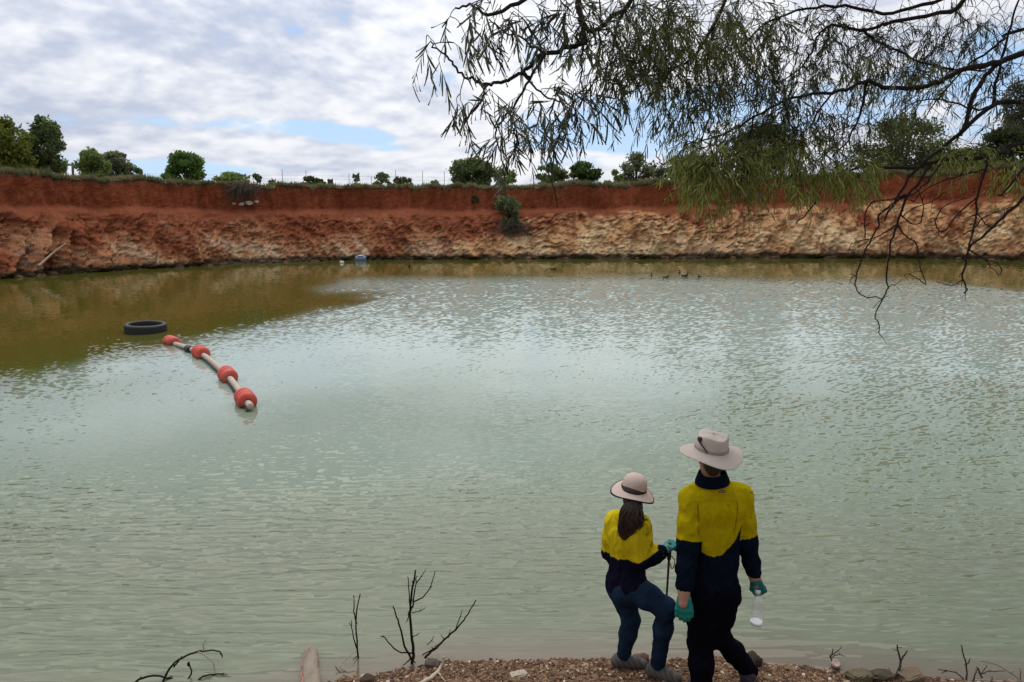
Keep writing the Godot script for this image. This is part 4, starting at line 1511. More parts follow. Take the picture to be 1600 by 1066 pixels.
	# twigs with hanging leaves: u, v, half width, half height, depth, twigs, greenness
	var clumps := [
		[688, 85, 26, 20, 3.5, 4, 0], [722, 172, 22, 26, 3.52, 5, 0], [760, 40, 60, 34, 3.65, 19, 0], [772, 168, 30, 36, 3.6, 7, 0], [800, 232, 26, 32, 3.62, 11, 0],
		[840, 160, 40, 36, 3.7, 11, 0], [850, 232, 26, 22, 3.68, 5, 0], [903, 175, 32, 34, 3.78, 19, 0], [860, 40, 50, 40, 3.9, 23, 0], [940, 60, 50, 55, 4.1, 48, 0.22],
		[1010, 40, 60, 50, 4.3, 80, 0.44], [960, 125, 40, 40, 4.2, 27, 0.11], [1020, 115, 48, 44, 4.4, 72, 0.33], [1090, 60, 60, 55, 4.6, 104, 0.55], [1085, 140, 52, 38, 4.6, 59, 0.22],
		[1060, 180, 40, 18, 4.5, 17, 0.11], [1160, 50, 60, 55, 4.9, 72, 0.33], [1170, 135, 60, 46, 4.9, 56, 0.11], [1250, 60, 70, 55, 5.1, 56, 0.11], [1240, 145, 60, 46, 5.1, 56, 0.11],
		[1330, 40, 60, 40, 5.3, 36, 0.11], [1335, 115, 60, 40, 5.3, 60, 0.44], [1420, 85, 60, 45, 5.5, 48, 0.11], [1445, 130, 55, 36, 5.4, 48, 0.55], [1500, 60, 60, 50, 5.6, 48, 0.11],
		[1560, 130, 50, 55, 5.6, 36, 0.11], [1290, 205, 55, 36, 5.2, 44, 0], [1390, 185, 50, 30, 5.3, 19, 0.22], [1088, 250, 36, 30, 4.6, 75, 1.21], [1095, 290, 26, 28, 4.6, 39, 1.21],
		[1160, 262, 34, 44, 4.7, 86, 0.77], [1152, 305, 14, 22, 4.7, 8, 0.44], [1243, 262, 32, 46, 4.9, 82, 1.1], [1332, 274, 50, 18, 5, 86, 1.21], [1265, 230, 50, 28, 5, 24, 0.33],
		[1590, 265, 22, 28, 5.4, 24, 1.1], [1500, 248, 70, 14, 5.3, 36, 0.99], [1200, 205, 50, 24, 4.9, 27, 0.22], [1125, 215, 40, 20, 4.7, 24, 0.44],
		[1150, -120, 260, 90, 4.6, 130, 0.3], [1350, -260, 240, 120, 5.0, 130, 0.3], [900, -130, 160, 80, 4.1, 60, 0.2], [1450, -80, 160, 60, 5.2, 60, 0.3],
	]
	var starts := []
	for c in clumps:
		for i in c[5]:
			var a := rng.randf() * TAU
			var r := sqrt(rng.randf())
			starts.append([at(c[0] + cos(a) * r * c[2], c[1] + sin(a) * r * c[3] - 10.0, c[4] + rng.randfn() * 0.16), c[6], true])
	for i in 420:
		starts.append([at(rng.randf_range(1120, 1620), rng.randf_range(-10, 250), rng.randf_range(4.8, 5.6)), 0.0, false])
	# nearer the limbs first, so that later twigs can spring from earlier ones
	var limb_nodes := nodes.duplicate()
	var order := []
	for s in starts:
		var best := 1e9
		for q in limb_nodes:
			best = minf(best, q.distance_squared_to(s[0]))
		order.append([best, s])
	order.sort_custom(func(p, q): return p[0] < q[0])
	var stems := B.new()
	stems.col = Color(0.034, 0.028, 0.021)
	var leaves := []
	for item in order:
		var s: Array = item[1]
		var p: Vector3 = s[0]
		var best := 1e9
		var near := p
		for q in nodes:
			var e := q.distance_squared_to(p)
			if e < best:
				best = e
				near = q
		var gap := sqrt(best)
		if gap > 0.02:
			var mid := near.lerp(p, 0.5) + Vector3(rng.randfn(), rng.randfn() + 0.6, rng.randfn()) * gap * 0.12
			var path := smooth_path(PackedVector3Array([near, mid, p]), 3)
			var r0 := clampf(0.0018 + gap * 0.006, 0.002, 0.006)
			stems.tube(path, taper(path.size(), r0, 0.0018), 4, false)
			nodes.append(path[2])
			nodes.append(path[4])
		nodes.append(p)
		var dir := ((p - near).normalized() * 0.5 + Vector3(rng.randfn() * 0.5, -0.25 + rng.randfn() * 0.3, rng.randfn() * 0.5)).normalized()
		var long := rng.randf_range(0.09, 0.30)
		var seg := 6
		var tw := PackedVector3Array([p])
		for i in seg:
			dir = (dir + Vector3(0, -0.20, 0) + Vector3(rng.randfn(), rng.randfn(), rng.randfn()) * 0.10).normalized()
			tw.append(tw[-1] + dir * long / seg)
		stems.tube(tw, taper(seg + 1, 0.0017, 0.0009), 3, false)
		if not s[2]:
			continue
		for i in range(1, seg + 1):
			for k in 2:
				if rng.randf() < 0.08:
					continue
				var dd := (tw[i] - tw[i - 1]).normalized()
				var out := dd.cross(Vector3(rng.randfn(), rng.randfn(), rng.randfn())).normalized()
				var ld := (dd * 0.75 + out * rng.randf_range(0.3, 0.75) + Vector3(0, -0.45, 0)).normalized()
				var width := ld.cross(Vector3(rng.randfn(), rng.randfn(), rng.randfn())).normalized()
				var size := rng.randf_range(0.060, 0.105) * (1.0 if p.z > -3.95 else 0.80)
				var bs := Basis(width, ld, width.cross(ld)) * Basis.from_scale(Vector3(size * rng.randf_range(0.85, 1.3), size, size))
				leaves.append([Transform3D(bs, tw[i].lerp(tw[i - 1], rng.randf())), s[1]])
	var sm := part("twigs", stems.mesh(), bark, tree)
	sm.set_meta("kind", "stuff")

	# one leaf: long, narrow, folded along its midrib and bent like a sickle
	var lf := B.new()
	var rows := 6
	for i in rows + 1:
		var t := float(i) / rows
		var w := 0.047 * pow(sin(PI * clampf(t * 0.93 + 0.04, 0, 1)), 0.8)
		var bend := 0.10 * t * t
		lf.vert(Vector3(-w + bend, t, 0.02))
		lf.vert(Vector3(bend, t, -0.012 + 0.10 * t * t))
		lf.vert(Vector3(w + bend, t, 0.02))
	for i in rows:
		var q := i * 3
		lf.quad(q, q + 1, q + 4, q + 3)
		lf.quad(q + 1, q + 2, q + 5, q + 4)
	var leaf_mesh := lf.mesh()
	var leaf_green := painted(0.5, 0.45)
	leaf_green.backlight_enabled = true
	leaf_green.backlight = Color(0.6, 0.6, 0.45)
	var one_leaf := mat(lin(0.032, 0.042, 0.017), 0.5, 0.45)
	one_leaf.backlight_enabled = true
	one_leaf.backlight = Color(0.3, 0.3, 0.2)
	# leaves nearest to the eye are single pieces, the rest one mass
	var ranked := []
	for i in leaves.size():
		var p: Vector3 = leaves[i][0].origin
		var q := p - EYE
		var vv := (q.y * cos(pitch) - q.z * -sin(pitch)) / (-q.z * cos(pitch) - q.y * sin(pitch))
		ranked.append([q.length() + (10.0 if absf(vv) > 0.49 else 0.0), i])
	ranked.sort_custom(func(p, q): return p[0] < q[0])
	var single_leaf := {}
	for i in mini(290, ranked.size()):
		single_leaf[ranked[i][1]] = true
	var mm := MultiMesh.new()
	mm.transform_format = MultiMesh.TRANSFORM_3D
	mm.use_colors = true
	mm.mesh = leaf_mesh
	mm.instance_count = leaves.size() - single_leaf.size()
	var at_ := 0
	for i in leaves.size():
		if single_leaf.has(i):
			var o := part("leaf", leaf_mesh, one_leaf, tree)
			o.transform = Transform3D(leaves[i][0].basis, leaves[i][0].origin - foot_at)
			continue
		mm.set_instance_transform(at_, Transform3D(leaves[i][0].basis, leaves[i][0].origin - foot_at))
		var g: float = leaves[i][1]
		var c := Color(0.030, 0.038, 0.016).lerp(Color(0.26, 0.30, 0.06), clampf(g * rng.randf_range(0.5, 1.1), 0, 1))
		if g > 0.5 and rng.randf() < 0.05:
			c = Color(0.26, 0.20, 0.04)
		var k := rng.randf_range(0.75, 1.25)
		mm.set_instance_color(at_, Color(c.r * k, c.g * k, c.b * k))
		at_ += 1
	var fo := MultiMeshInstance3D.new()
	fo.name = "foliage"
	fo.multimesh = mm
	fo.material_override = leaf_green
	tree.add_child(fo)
	fo.set_meta("kind", "stuff")
	# unseen crown above and behind the eye, added to shade people and shore
	var over := B.new()
	over.col = brown
	var clusters := PackedVector3Array()
	for e in [Vector3(2.2, 7.6, -3.0), Vector3(-0.8, 7.9, -2.0), Vector3(-3.0, 7.2, -0.5), Vector3(1.2, 8.2, 0.6), Vector3(3.6, 8.6, -0.8), Vector3(5.0, 8.4, 2.6), Vector3(0.2, 7.4, 3.0), Vector3(7.8, 8.2, -2.4), Vector3(8.6, 7.2, 0.4), Vector3(5.6, 8.8, -4.6), Vector3(9.0, 6.8, -5.0)]:
		var path := smooth_path(PackedVector3Array([high, high.lerp(e, 0.35) + Vector3(0, 0.7, 0), high.lerp(e, 0.7) + Vector3(0, 0.5, 0.2), e]), 5)
		over.tube(path, taper(path.size(), 0.05, 0.008), 7)
		for i in range(6, path.size()):
			for k in 3:
				var q := path[i] + Vector3(rng.randfn(), rng.randfn() * 0.45, rng.randfn()) * 0.7
				if q.y - EYE.y > 0.36 * -q.z + 0.6:
					clusters.append(q)
					over.tube(PackedVector3Array([path[i], q]), PackedFloat32Array([0.006, 0.003]), 4, false)
	part("added_shade_limbs", over.mesh(), bark, tree)
	var mm2 := MultiMesh.new()
	mm2.transform_format = MultiMesh.TRANSFORM_3D
	mm2.use_colors = true
	mm2.mesh = leaf_mesh
	mm2.instance_count = 26000
	for i in 26000:
		var q := clusters[rng.randi() % clusters.size()] + Vector3(rng.randfn(), rng.randfn() * 0.6, rng.randfn()) * 0.33
		q.y = maxf(q.y, EYE.y + 0.32 * -q.z + 0.45)
		var ld := Vector3(rng.randfn() * 0.5, -0.8, rng.randfn() * 0.5).normalized()
		var width := ld.cross(Vector3(rng.randfn(), rng.randfn(), rng.randfn())).normalized()
		mm2.set_instance_transform(i, Transform3D(Basis(width, ld, width.cross(ld)) * Basis.from_scale(Vector3(0.22, 0.15, 0.15)), q - foot_at))
		var k := rng.randf_range(0.7, 1.3)
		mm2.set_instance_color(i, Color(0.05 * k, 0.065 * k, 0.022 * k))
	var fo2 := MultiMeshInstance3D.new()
	fo2.name = "added_shade_foliage"
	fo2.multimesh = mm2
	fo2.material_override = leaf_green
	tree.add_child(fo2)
	fo2.set_meta("kind", "stuff")

# ------------------------------------------------------------------ people
func hand(b: Body, wrist: Vector3, dir: Vector3, palm: Vector3, s: float, curl: Array, thumb_turn: float, thumb_curl: float, flip := 1.0) -> void:
	dir = dir.normalized()
	palm = (palm - dir * palm.dot(dir)).normalized()
	var side := dir.cross(palm) * flip       # towards the thumb
	b.add(wrist - dir * 0.03 * s, wrist + dir * 0.02 * s, 0.031 * s, 0.029 * s, palm, 1.25)
	var length := [0.072, 0.080, 0.074, 0.058]
	for i in 4:
		var across := side * (0.031 - 0.0205 * i) * s
		var root := wrist + dir * 0.02 * s + across * 0.6
		var knuckle := wrist + dir * (0.088 - 0.004 * absf(i - 1.2)) * s + across
		b.add(root, knuckle, 0.0150 * s, 0.0125 * s)
		var p := knuckle
		var a := 0.0
		var seg := [0.46, 0.30, 0.24]
		var r := 0.0108 * s
		for k in 3:
			a += curl[k] * (1.0 + 0.06 * i)
			var dd := dir.rotated(side * flip, a) if false else (dir * cos(a) + palm * sin(a))
			var q: Vector3 = p + dd * length[i] * seg[k] * s
			b.add(p, q, r, r * 0.92)
			r *= 0.92
			p = q
	var t0 := wrist + dir * 0.025 * s + side * 0.022 * s
	var td := (dir * cos(thumb_turn) + side * sin(thumb_turn)).normalized()
	var t1 := t0 + td * 0.042 * s + palm * 0.010 * s
	var td2 := (td * cos(thumb_curl) + palm * sin(thumb_curl) * 0.8 - side * sin(thumb_curl) * 0.6).normalized()
	var t2 := t1 + td2 * 0.030 * s
	var t3 := t2 + (td2 * cos(thumb_curl * 0.6) + palm * sin(thumb_curl * 0.6)).normalized() * 0.026 * s
	b.add(t0, t1, 0.017 * s, 0.0125 * s)
	b.add(t1, t2, 0.0125 * s, 0.0115 * s)
	b.add(t2, t3, 0.0115 * s, 0.0098 * s)

func head(b: Body, mid: Vector3, face: Vector3, s: float) -> void:
	var up := Vector3.UP
	var right := face.cross(up).normalized()
	b.add(mid - face * 0.022 * s + up * 0.02 * s, mid + face * 0.02 * s + up * 0.025 * s, 0.082 * s, 0.078 * s, right, 1.12)
	b.add(mid + face * 0.035 * s - up * 0.035 * s, mid + face * 0.05 * s - up * 0.085 * s, 0.058 * s, 0.034 * s, right, 1.08)
	b.add(mid - up * 0.06 * s - face * 0.01 * s, mid + face * 0.03 * s - up * 0.075 * s, 0.05 * s, 0.045 * s)

func face_parts(o: Node3D, mid: Vector3, face: Vector3, s: float, skin: Material) -> void:
	var right := face.cross(Vector3.UP).normalized()
	var b := Body.new()
	b.k = 0.008
	b.add(mid + face * 0.098 * s + Vector3.UP * 0.015 * s, mid + face * 0.118 * s - Vector3.UP * 0.028 * s, 0.008 * s, 0.013 * s)
	for k in [-1.0, 1.0]:
		b.add(mid + face * 0.108 * s - Vector3.UP * 0.030 * s, mid + face * 0.104 * s - Vector3.UP * 0.031 * s + right * k * 0.012 * s, 0.009 * s, 0.008 * s)
	var st := B.new()
	b.build(st, 0.004, func(_p): return Color.WHITE)
	part("nose", st.mesh(), skin, o)
	for k in [-1.0, 1.0]:
		b = Body.new()
		b.k = 0.006
		var e: Vector3 = mid + right * k * 0.076 * s - Vector3.UP * 0.005 * s
		var last := e + Vector3.UP * 0.026 * s
		for i in 7:
			var a := PI * 0.5 - PI * i / 6.0
			var q: Vector3 = e - face * (0.016 * cos(a)) * s + Vector3.UP * 0.028 * sin(a) * s + right * k * 0.008 * s
			b.add(last, q, 0.0055 * s, 0.0055 * s)
			last = q
		b.add(e + face * 0.004 * s - Vector3.UP * 0.012 * s, e + Vector3.UP * 0.012 * s, 0.009 * s, 0.009 * s, right, 1.8)
		st = B.new()
		b.build(st, 0.003, func(_p): return Color.WHITE)
		part("ear", st.mesh(), skin, o)
		st = B.new()
		st.rock(Transform3D(Basis(), mid + face * 0.088 * s + right * k * 0.031 * s + Vector3.UP * 0.012 * s), Vector3.ONE * 0.026 * s, 1.0, 3, 12, 8)
		part("eye", st.mesh(), mat(lin(0.6, 0.58, 0.55), 0.3), o)
	st = B.new()
	st.tube(smooth_path(PackedVector3Array([mid + face * 0.088 * s - Vector3.UP * 0.058 * s - right * 0.024 * s, mid + face * 0.099 * s - Vector3.UP * 0.056 * s, mid + face * 0.088 * s - Vector3.UP * 0.058 * s + right * 0.024 * s]), 4), PackedFloat32Array([0.002, 0.004, 0.006, 0.007, 0.007, 0.007, 0.006, 0.004, 0.002]), 6)
	part("mouth", st.mesh(), mat(lin(0.30, 0.11, 0.09), 0.6), o)

func shoe(o: Node3D, called: String, heel: Vector3, toe: Vector3, ankle: Vector3, s: float, upper: Color, sole: Color, m: Material) -> void:
	var d := (toe - heel).normalized()
	var b := Body.new()
	b.k = 0.03
	var up := Vector3.UP
	b.add(heel + up * 0.045 * s, toe + up * 0.035 * s - d * 0.02, 0.040 * s, 0.040 * s, up, 1.1)
	b.add(heel.lerp(toe, 0.15) + up * 0.06 * s, heel.lerp(toe, 0.65) + up * 0.05 * s, 0.045 * s, 0.043 * s)
	b.add(heel.lerp(toe, 0.1) + up * 0.07 * s, ankle, 0.044 * s, 0.043 * s)
	var ground_y := minf(heel.y, toe.y)
	var st := B.new()
	b.build(st, 0.006, func(p: Vector3) -> Color:
		var k: float = 1.0 + 0.35 * smoothstep(0.2, 0.6, sin((p - heel).dot(d) * 150.0 + p.y * 90.0))
		return upper * k)
	var low := heel.y
	for i in st.v.size():
		var p := st.v[i]
		var fl := lerpf(heel.y, toe.y, clampf((p - heel).dot(d) / (toe - heel).length(), 0, 1))
		if p.y < fl:
			st.v[i].y = fl
		if p.y < fl + 0.022:
			st.c[i] = sole
	var sh := part(called, st.mesh(), m, o)
	st = B.new()
	st.col = Color(0.45, 0.43, 0.40) if upper.r > 0.1 else Color(0.05, 0.05, 0.05)
	var side := d.cross(up).normalized()
	for i in 5:
		var c := heel.lerp(toe, 0.42 + 0.09 * i) + up * (0.098 - 0.009 * i) * s
		st.tube(smooth_path(PackedVector3Array([c - side * 0.026 * s - up * 0.012 * s, c + up * 0.004, c + side * 0.026 * s - up * 0.012 * s]), 3), taper(7, 0.0042, 0.0042), 5)
	part("laces", st.mesh(), m, sh)

func limb2(b: Body, p: Array, r: Array) -> void:
	for i in p.size() - 1:
		b.add(p[i], p[i + 1], r[i], r[i + 1])

func build_man() -> void:
	var ground := Vector3(1.32, bank_y(1.32, 4.5), -4.5)
	var o := thing("person", "taller person seen from behind in yellow and navy work shirt, holding a clear bottle", "person", ground)
	var cloth := bumpy(painted(0.92, 0.12), noise_tex(0.03, 4, 55), 8.0, 0.6)
	var skin := mat(lin(0.36, 0.19, 0.125), 0.55, 0.4)
	skin.subsurf_scatter_enabled = true
	skin.subsurf_scatter_strength = 0.1
	var face := Vector3(-0.28, -0.05, -0.95).normalized()
	var back := Vector3(0.05, 0, 1).normalized()
	# joints
	var hd := at(1111, 714, 4.54)
	var neck := at(1113, 742, 4.56)
	var nape := at(1113, 757, 4.57)
	var sl := at(1081, 779, 4.57)
	var sr := at(1157, 776, 4.59)
	var el := at(1075, 850, 4.50)
	var wl := at(1069, 924, 4.38)
	var er := at(1169, 848, 4.57)
	var wr := at(1179, 900, 4.53)
	var hl := at(1098, 930, 4.50)
	var hr := at(1130, 930, 4.52)
	var kl := at(1094, 1004, 4.52)
	var kr := at(1122, 992, 4.55)
	var al := at(1098, 1066, 4.45)
	var ar := at(1170, 1040, 4.72)
	al.y = bank_y(al.x, -al.z) + 0.10
	ar.y = bank_y(ar.x, -ar.z) + 0.11
	# body
	var b := Body.new()
	b.k = 0.05
	b.add(nape, at(1117, 800, 4.57), 0.055, 0.085)
	b.add(at(1104, 800, 4.57), at(1134, 800, 4.58), 0.085, 0.085)
	b.add(at(1108, 800, 4.57), at(1108, 925, 4.51), 0.075, 0.075)
	b.add(at(1130, 800, 4.58), at(1128, 925, 4.52), 0.075, 0.075)
	b.add(sl, sr, 0.042, 0.042)
	limb2(b, [sl, el, wl], [0.044, 0.036, 0.030])
	limb2(b, [sr, er, wr], [0.044, 0.036, 0.030])
	limb2(b, [hl, kl, al], [0.072, 0.050, 0.042])
	limb2(b, [hr, kr, ar], [0.072, 0.050, 0.042])
	b.add(neck - Vector3(0, 0.02, 0), nape, 0.056, 0.06)
	b.add(wl, wl + (wl - el).normalized() * 0.08, 0.03, 0.03)
	b.add(wr, wr + (wr - er).normalized() * 0.06, 0.03, 0.03)
	var st := B.new()
	b.build(st, 0.013, func(_p): return Color.WHITE)
	var hb := Body.new()
	hb.k = 0.03
	head(hb, hd, face, 1.0)
	hb.add(hd - Vector3(0, 0.05, 0), nape, 0.054, 0.058)
	hb.build(st, 0.005, func(_p): return Color.WHITE)
	part("body", st.mesh(), skin, o)
	face_parts(o, hd, face, 1.0, skin)
	# hair under the hat
	b = Body.new()
	b.k = 0.03
	b.add(hd - face * 0.025 + Vector3(0, 0.03, 0), hd - face * 0.03 - Vector3(0, 0.045, 0), 0.087, 0.062)
	b.add(hd - face * 0.03 - Vector3(0, 0.03, 0), hd - face * 0.032 - Vector3(0, 0.085, 0), 0.06, 0.035)
	st = B.new()
	b.build(st, 0.006, func(_p): return Color.WHITE)
	part("hair", st.mesh(), mat(lin(0.020, 0.013, 0.010), 0.6), o)
	# shirt
	b = Body.new()
	b.k = 0.032
	b.fold = 0.011
	b.fold_scale = Vector3(8, 4, 8)
	b.fold_seed = 12
	var fl := Vector3(0, 0, 1)
	b.add(at(1100, 792, 4.57), at(1136, 790, 4.59), 0.118, 0.118, fl, 1.0)
	b.add(at(1104, 800, 4.57), at(1110, 880, 4.53), 0.108, 0.086)
	b.add(at(1134, 800, 4.58), at(1130, 880, 4.54), 0.108, 0.086)
	b.add(at(1110, 875, 4.53), at(1104, 918, 4.50), 0.086, 0.096)
	b.add(at(1129, 875, 4.54), at(1129, 918, 4.52), 0.086, 0.096)
	b.add(nape, at(1096, 776, 4.57), 0.062, 0.075)
	b.add(nape, at(1141, 774, 4.58), 0.062, 0.075)
	limb2(b, [at(1096, 776, 4.57), sl + Vector3(0.005, 0, 0), sl.lerp(el, 0.55), el, el.lerp(wl, 0.5), el.lerp(wl, 0.88)], [0.07, 0.077, 0.07, 0.062, 0.055, 0.050])
	limb2(b, [at(1141, 774, 4.58), sr, sr.lerp(er, 0.55), er, er.lerp(wr, 0.6), er.lerp(wr, 0.90)], [0.068, 0.070, 0.060, 0.052, 0.044, 0.039])
	var y_back := at(1120, 873, 4.42).y
	var y_l := at(1075, 843, 4.46).y
	var y_r := at(1166, 836, 4.50).y
	var mid_x := at(1119, 873, 4.42).x
	var yellow := Color(0.45, 0.352, 0.006)  # same yellow as the other shirt, darkened to paint its shade in
	var navy := Color(0.006, 0.008, 0.017)
	var arm_l := (el - sl).normalized()
	var arm_r := (er - sr).normalized()
	var reach_l := (el - sl).length() * 0.90
	var reach_r := (er - sr).length() * 0.84
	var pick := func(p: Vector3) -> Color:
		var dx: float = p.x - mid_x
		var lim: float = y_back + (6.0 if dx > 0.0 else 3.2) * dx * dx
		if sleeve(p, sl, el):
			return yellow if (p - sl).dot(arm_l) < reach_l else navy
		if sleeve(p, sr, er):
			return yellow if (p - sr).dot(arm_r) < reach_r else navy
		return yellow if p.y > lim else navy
	st = B.new()
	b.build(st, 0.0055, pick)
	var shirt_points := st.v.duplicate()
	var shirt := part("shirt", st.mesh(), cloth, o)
	# collar
	st = B.new()
	st.col = navy
	var nd := (neck - nape).normalized()
	var cx := nd.cross(back).normalized()
	st.lathe(Transform3D(Basis(cx, nd, cx.cross(nd)), nape + nd * 0.036), PackedVector2Array([Vector2(0.104, -0.018), Vector2(0.102, -0.004), Vector2(0.092, 0.026), Vector2(0.082, 0.058), Vector2(0.073, 0.056), Vector2(0.076, 0.0)]), 30, func(q): return q * Vector3(1.1, 1.0, 0.95))
	part("collar", st.mesh(), cloth, shirt)
	# small label and yoke seam on the back
	var patch := nearest_on(shirt_points, 1128, 768)
	st = B.new()
	st.box(Transform3D(Basis.from_euler(Vector3(-0.25, 0, 0)), patch + Vector3(0, 0, 0.001)), Vector3(0.040, 0.015, 0.006))
	part("label_patch", st.mesh(false), mat(lin(0.09, 0.012, 0.01), 0.7), shirt)
	for k in [-0.010, 0.002, 0.011]:
		st = B.new()
		st.box(Transform3D(Basis.from_euler(Vector3(-0.25, 0, 0)), patch + Vector3(k, 0.001, 0.0045)), Vector3(0.005, 0.005, 0.002))
		part("label_mark", st.mesh(false), mat(lin(0.45, 0.40, 0.33), 0.7), shirt)
	var seam := PackedVector3Array()
	for u in range(1084, 1160, 4):
		seam.append(nearest_on(shirt_points, u, 784 - 2.0 * sin((u - 1084) / 76.0 * PI)))
	seam = smooth_path(seam, 2)
	st = B.new()
	st.col = Color(0.42, 0.34, 0.008)
	st.tube(seam, taper(seam.size(), 0.0035, 0.0035), 5)
	part("yoke_seam", st.mesh(), cloth, shirt)
	for q in [[[1093, 764], [1090, 790], [1091, 815], [1094, 838]], [[1148, 763], [1152, 790], [1151, 812], [1149, 832]]]:
		var line := PackedVector3Array()
		for e in q:
			line.append(nearest_on(shirt_points, e[0], e[1]))
		line = smooth_path(line, 4)
		st = B.new()
		st.col = Color(0.20, 0.16, 0.006)
		st.tube(line, taper(line.size(), 0.0035, 0.0035), 5)
		part("armhole_seam", st.mesh(), cloth, shirt)
	# trousers
	b = Body.new()
	b.k = 0.05
	b.fold = 0.010
	b.fold_scale = Vector3(8, 6, 8)
	b.fold_seed = 5
	b.add(hl, hr, 0.100, 0.100)
	b.add(hl + Vector3(0, 0.06, 0), hr + Vector3(0, 0.06, 0), 0.09, 0.09)
	limb2(b, [hl, hl.lerp(kl, 0.5), kl, kl.lerp(al, 0.5), al + Vector3(0, -0.03, 0)], [0.094, 0.084, 0.072, 0.069, 0.068])
	limb2(b, [hr, hr.lerp(kr, 0.5), kr, kr.lerp(ar, 0.5), ar + Vector3(0, -0.02, 0)], [0.094, 0.080, 0.062, 0.061, 0.060])
	st = B.new()
	b.build(st, 0.011, func(_p): return Color(0.006, 0.007, 0.010))
	part("trousers", st.mesh(), cloth, o)
	# boots
	var leather := painted(0.7, 0.4)
	for q in [[al, Vector3(-0.15, 0, -0.99)], [ar, Vector3(0.45, 0, -0.89)]]:
		var a: Vector3 = q[0]
		var d: Vector3 = q[1]
		var heel := a - d * 0.06
		var toe := a + d * 0.17
		heel.y = bank_y(heel.x, -heel.z) + 0.006
		toe.y = maxf(bank_y(toe.x, -toe.z), -0.02) + 0.006
		shoe(o, "boot", heel, toe, a + Vector3(0, 0.03, 0), 1.08, Color(0.035, 0.022, 0.04), Color(0.02, 0.018, 0.02), leather)
	# gloves
	var teal := painted(0.6, 0.4)
	var green := Color(0.004, 0.20, 0.165)
	b = Body.new()
	b.k = 0.010
	var dl := (at(1066, 985, 4.33) - wl).normalized()
	hand(b, wl + dl * 0.018, dl, Vector3(0.2, 0, -1.0), 1.25, [0.25, 0.35, 0.3], 0.35, 0.25, 1.0)
	st = B.new()
	b.build(st, 0.0036, func(_p): return green)
	var g1 := part("glove", st.mesh(), teal, o)
	cuff(g1, wl + dl * 0.005, dl, 0.036, green, teal)
	b = Body.new()
	b.k = 0.010
	var grip := at(1184, 921, 4.50)
	var dr := (grip - wr).normalized()
	hand(b, wr + dr * 0.015, (dr + Vector3(0.15, -0.1, 0)).normalized(), Vector3(0.35, -0.2, -0.9), 1.10, [0.95, 1.2, 0.8], 0.5, 0.9, -1.0)
	st = B.new()
	b.build(st, 0.0036, func(_p): return Color(0.004, 0.12, 0.10))
	var g2 := part("glove", st.mesh(), teal, o)
	cuff(g2, wr - dr * 0.005, dr, 0.036, Color(0.004, 0.12, 0.10), teal)
	# rolled cuff with a pale edge on the left sleeve
	st = B.new()
	st.col = navy
	var cf := el.lerp(wl, 0.90)
	var ad := (wl - el).normalized()
	st.tube(PackedVector3Array([cf - ad * 0.03, cf - ad * 0.028, cf + ad * 0.01, cf + ad * 0.012]), PackedFloat32Array([0.045, 0.057, 0.056, 0.044]), 18)
	part("cuff", st.mesh(), cloth, shirt)
	# hat
	var hat := Node3D.new()
	hat.name = "hat"
	o.add_child(hat)
	var felt := bumpy(painted(0.9, 0.2), noise_tex(0.06, 4, 57), 7.0, 0.3)
	var hx := Transform3D(Basis.from_euler(Vector3(0.06, 0.25, -0.03)), hd + Vector3(0, 0.045, 0))
	st = B.new()
	st.col = Color(0.50, 0.425, 0.37)
	var sag := func(q: Vector3) -> Vector3:
		var r := Vector2(q.x, q.z).length()
		var a := atan2(q.z, q.x)
		q.y += maxf(r - 0.10, 0.0) * (0.20 * cos(2.0 * a) + 0.10 * sin(3.0 * a + 1.0))
		return q
	st.lathe(hx, PackedVector2Array([Vector2(0.100, 0.004), Vector2(0.15, -0.012), Vector2(0.185, -0.024), Vector2(0.199, -0.030), Vector2(0.201, -0.027), Vector2(0.199, -0.0245), Vector2(0.185, -0.017), Vector2(0.15, -0.004), Vector2(0.112, 0.010), Vector2(0.100, 0.014)]), 48, sag)
	part("brim", st.mesh(), felt, hat)
	st = B.new()
	st.col = Color(0.52, 0.45, 0.385)
	var pinch := func(q: Vector3) -> Vector3:
		var a := atan2(q.z, q.x)
		var k := 0.012 * sin(a * 3.0 + 0.5) * smoothstep(0.02, 0.08, q.y)
		return Vector3(q.x * (1.0 + k * 3.0), q.y - 0.012 * smoothstep(0.10, 0.02, absf(q.x)) * smoothstep(0.1, 0.12, q.y) + k * 0.6, q.z * (1.08 - k * 2.0))
	st.lathe(hx, PackedVector2Array([Vector2(0.101, 0.008), Vector2(0.1025, 0.03), Vector2(0.102, 0.034), Vector2(0.100, 0.060), Vector2(0.098, 0.085), Vector2(0.092, 0.102), Vector2(0.089, 0.104), Vector2(0.080, 0.112), Vector2(0.05, 0.122), Vector2(0.02, 0.125), Vector2(0.001, 0.125)]), 40, pinch)
	part("crown", st.mesh(), felt, hat)
	st = B.new()
	st.col = Color(0.36, 0.30, 0.255)
	st.lathe(hx, PackedVector2Array([Vector2(0.1025, 0.012), Vector2(0.1065, 0.013), Vector2(0.1075, 0.030), Vector2(0.1030, 0.031)]), 40, func(q): return q * Vector3(1.0, 1.0, 1.08))
	part("band", st.mesh(), felt, hat)
	# mesh panel, cord and toggle on the left of the crown
	st = B.new()
	st.col = Color(0.03, 0.028, 0.026)
	st.tube(smooth_path(PackedVector3Array([hx * Vector3(-0.108, 0.082, 0.01), hx * Vector3(-0.103, 0.06, 0.05), hx * Vector3(-0.088, 0.035, 0.078), hx * Vector3(-0.08, 0.02, 0.088)]), 4), taper(13, 0.006, 0.0035), 6)
	st.rock(Transform3D(hx.basis, hx * Vector3(-0.104, 0.09, 0.02)), Vector3(0.025, 0.03, 0.03), 0.7, 4, 12, 8)
	part("toggle", st.mesh(), painted(0.5, 0.4), hat)
	st = B.new()
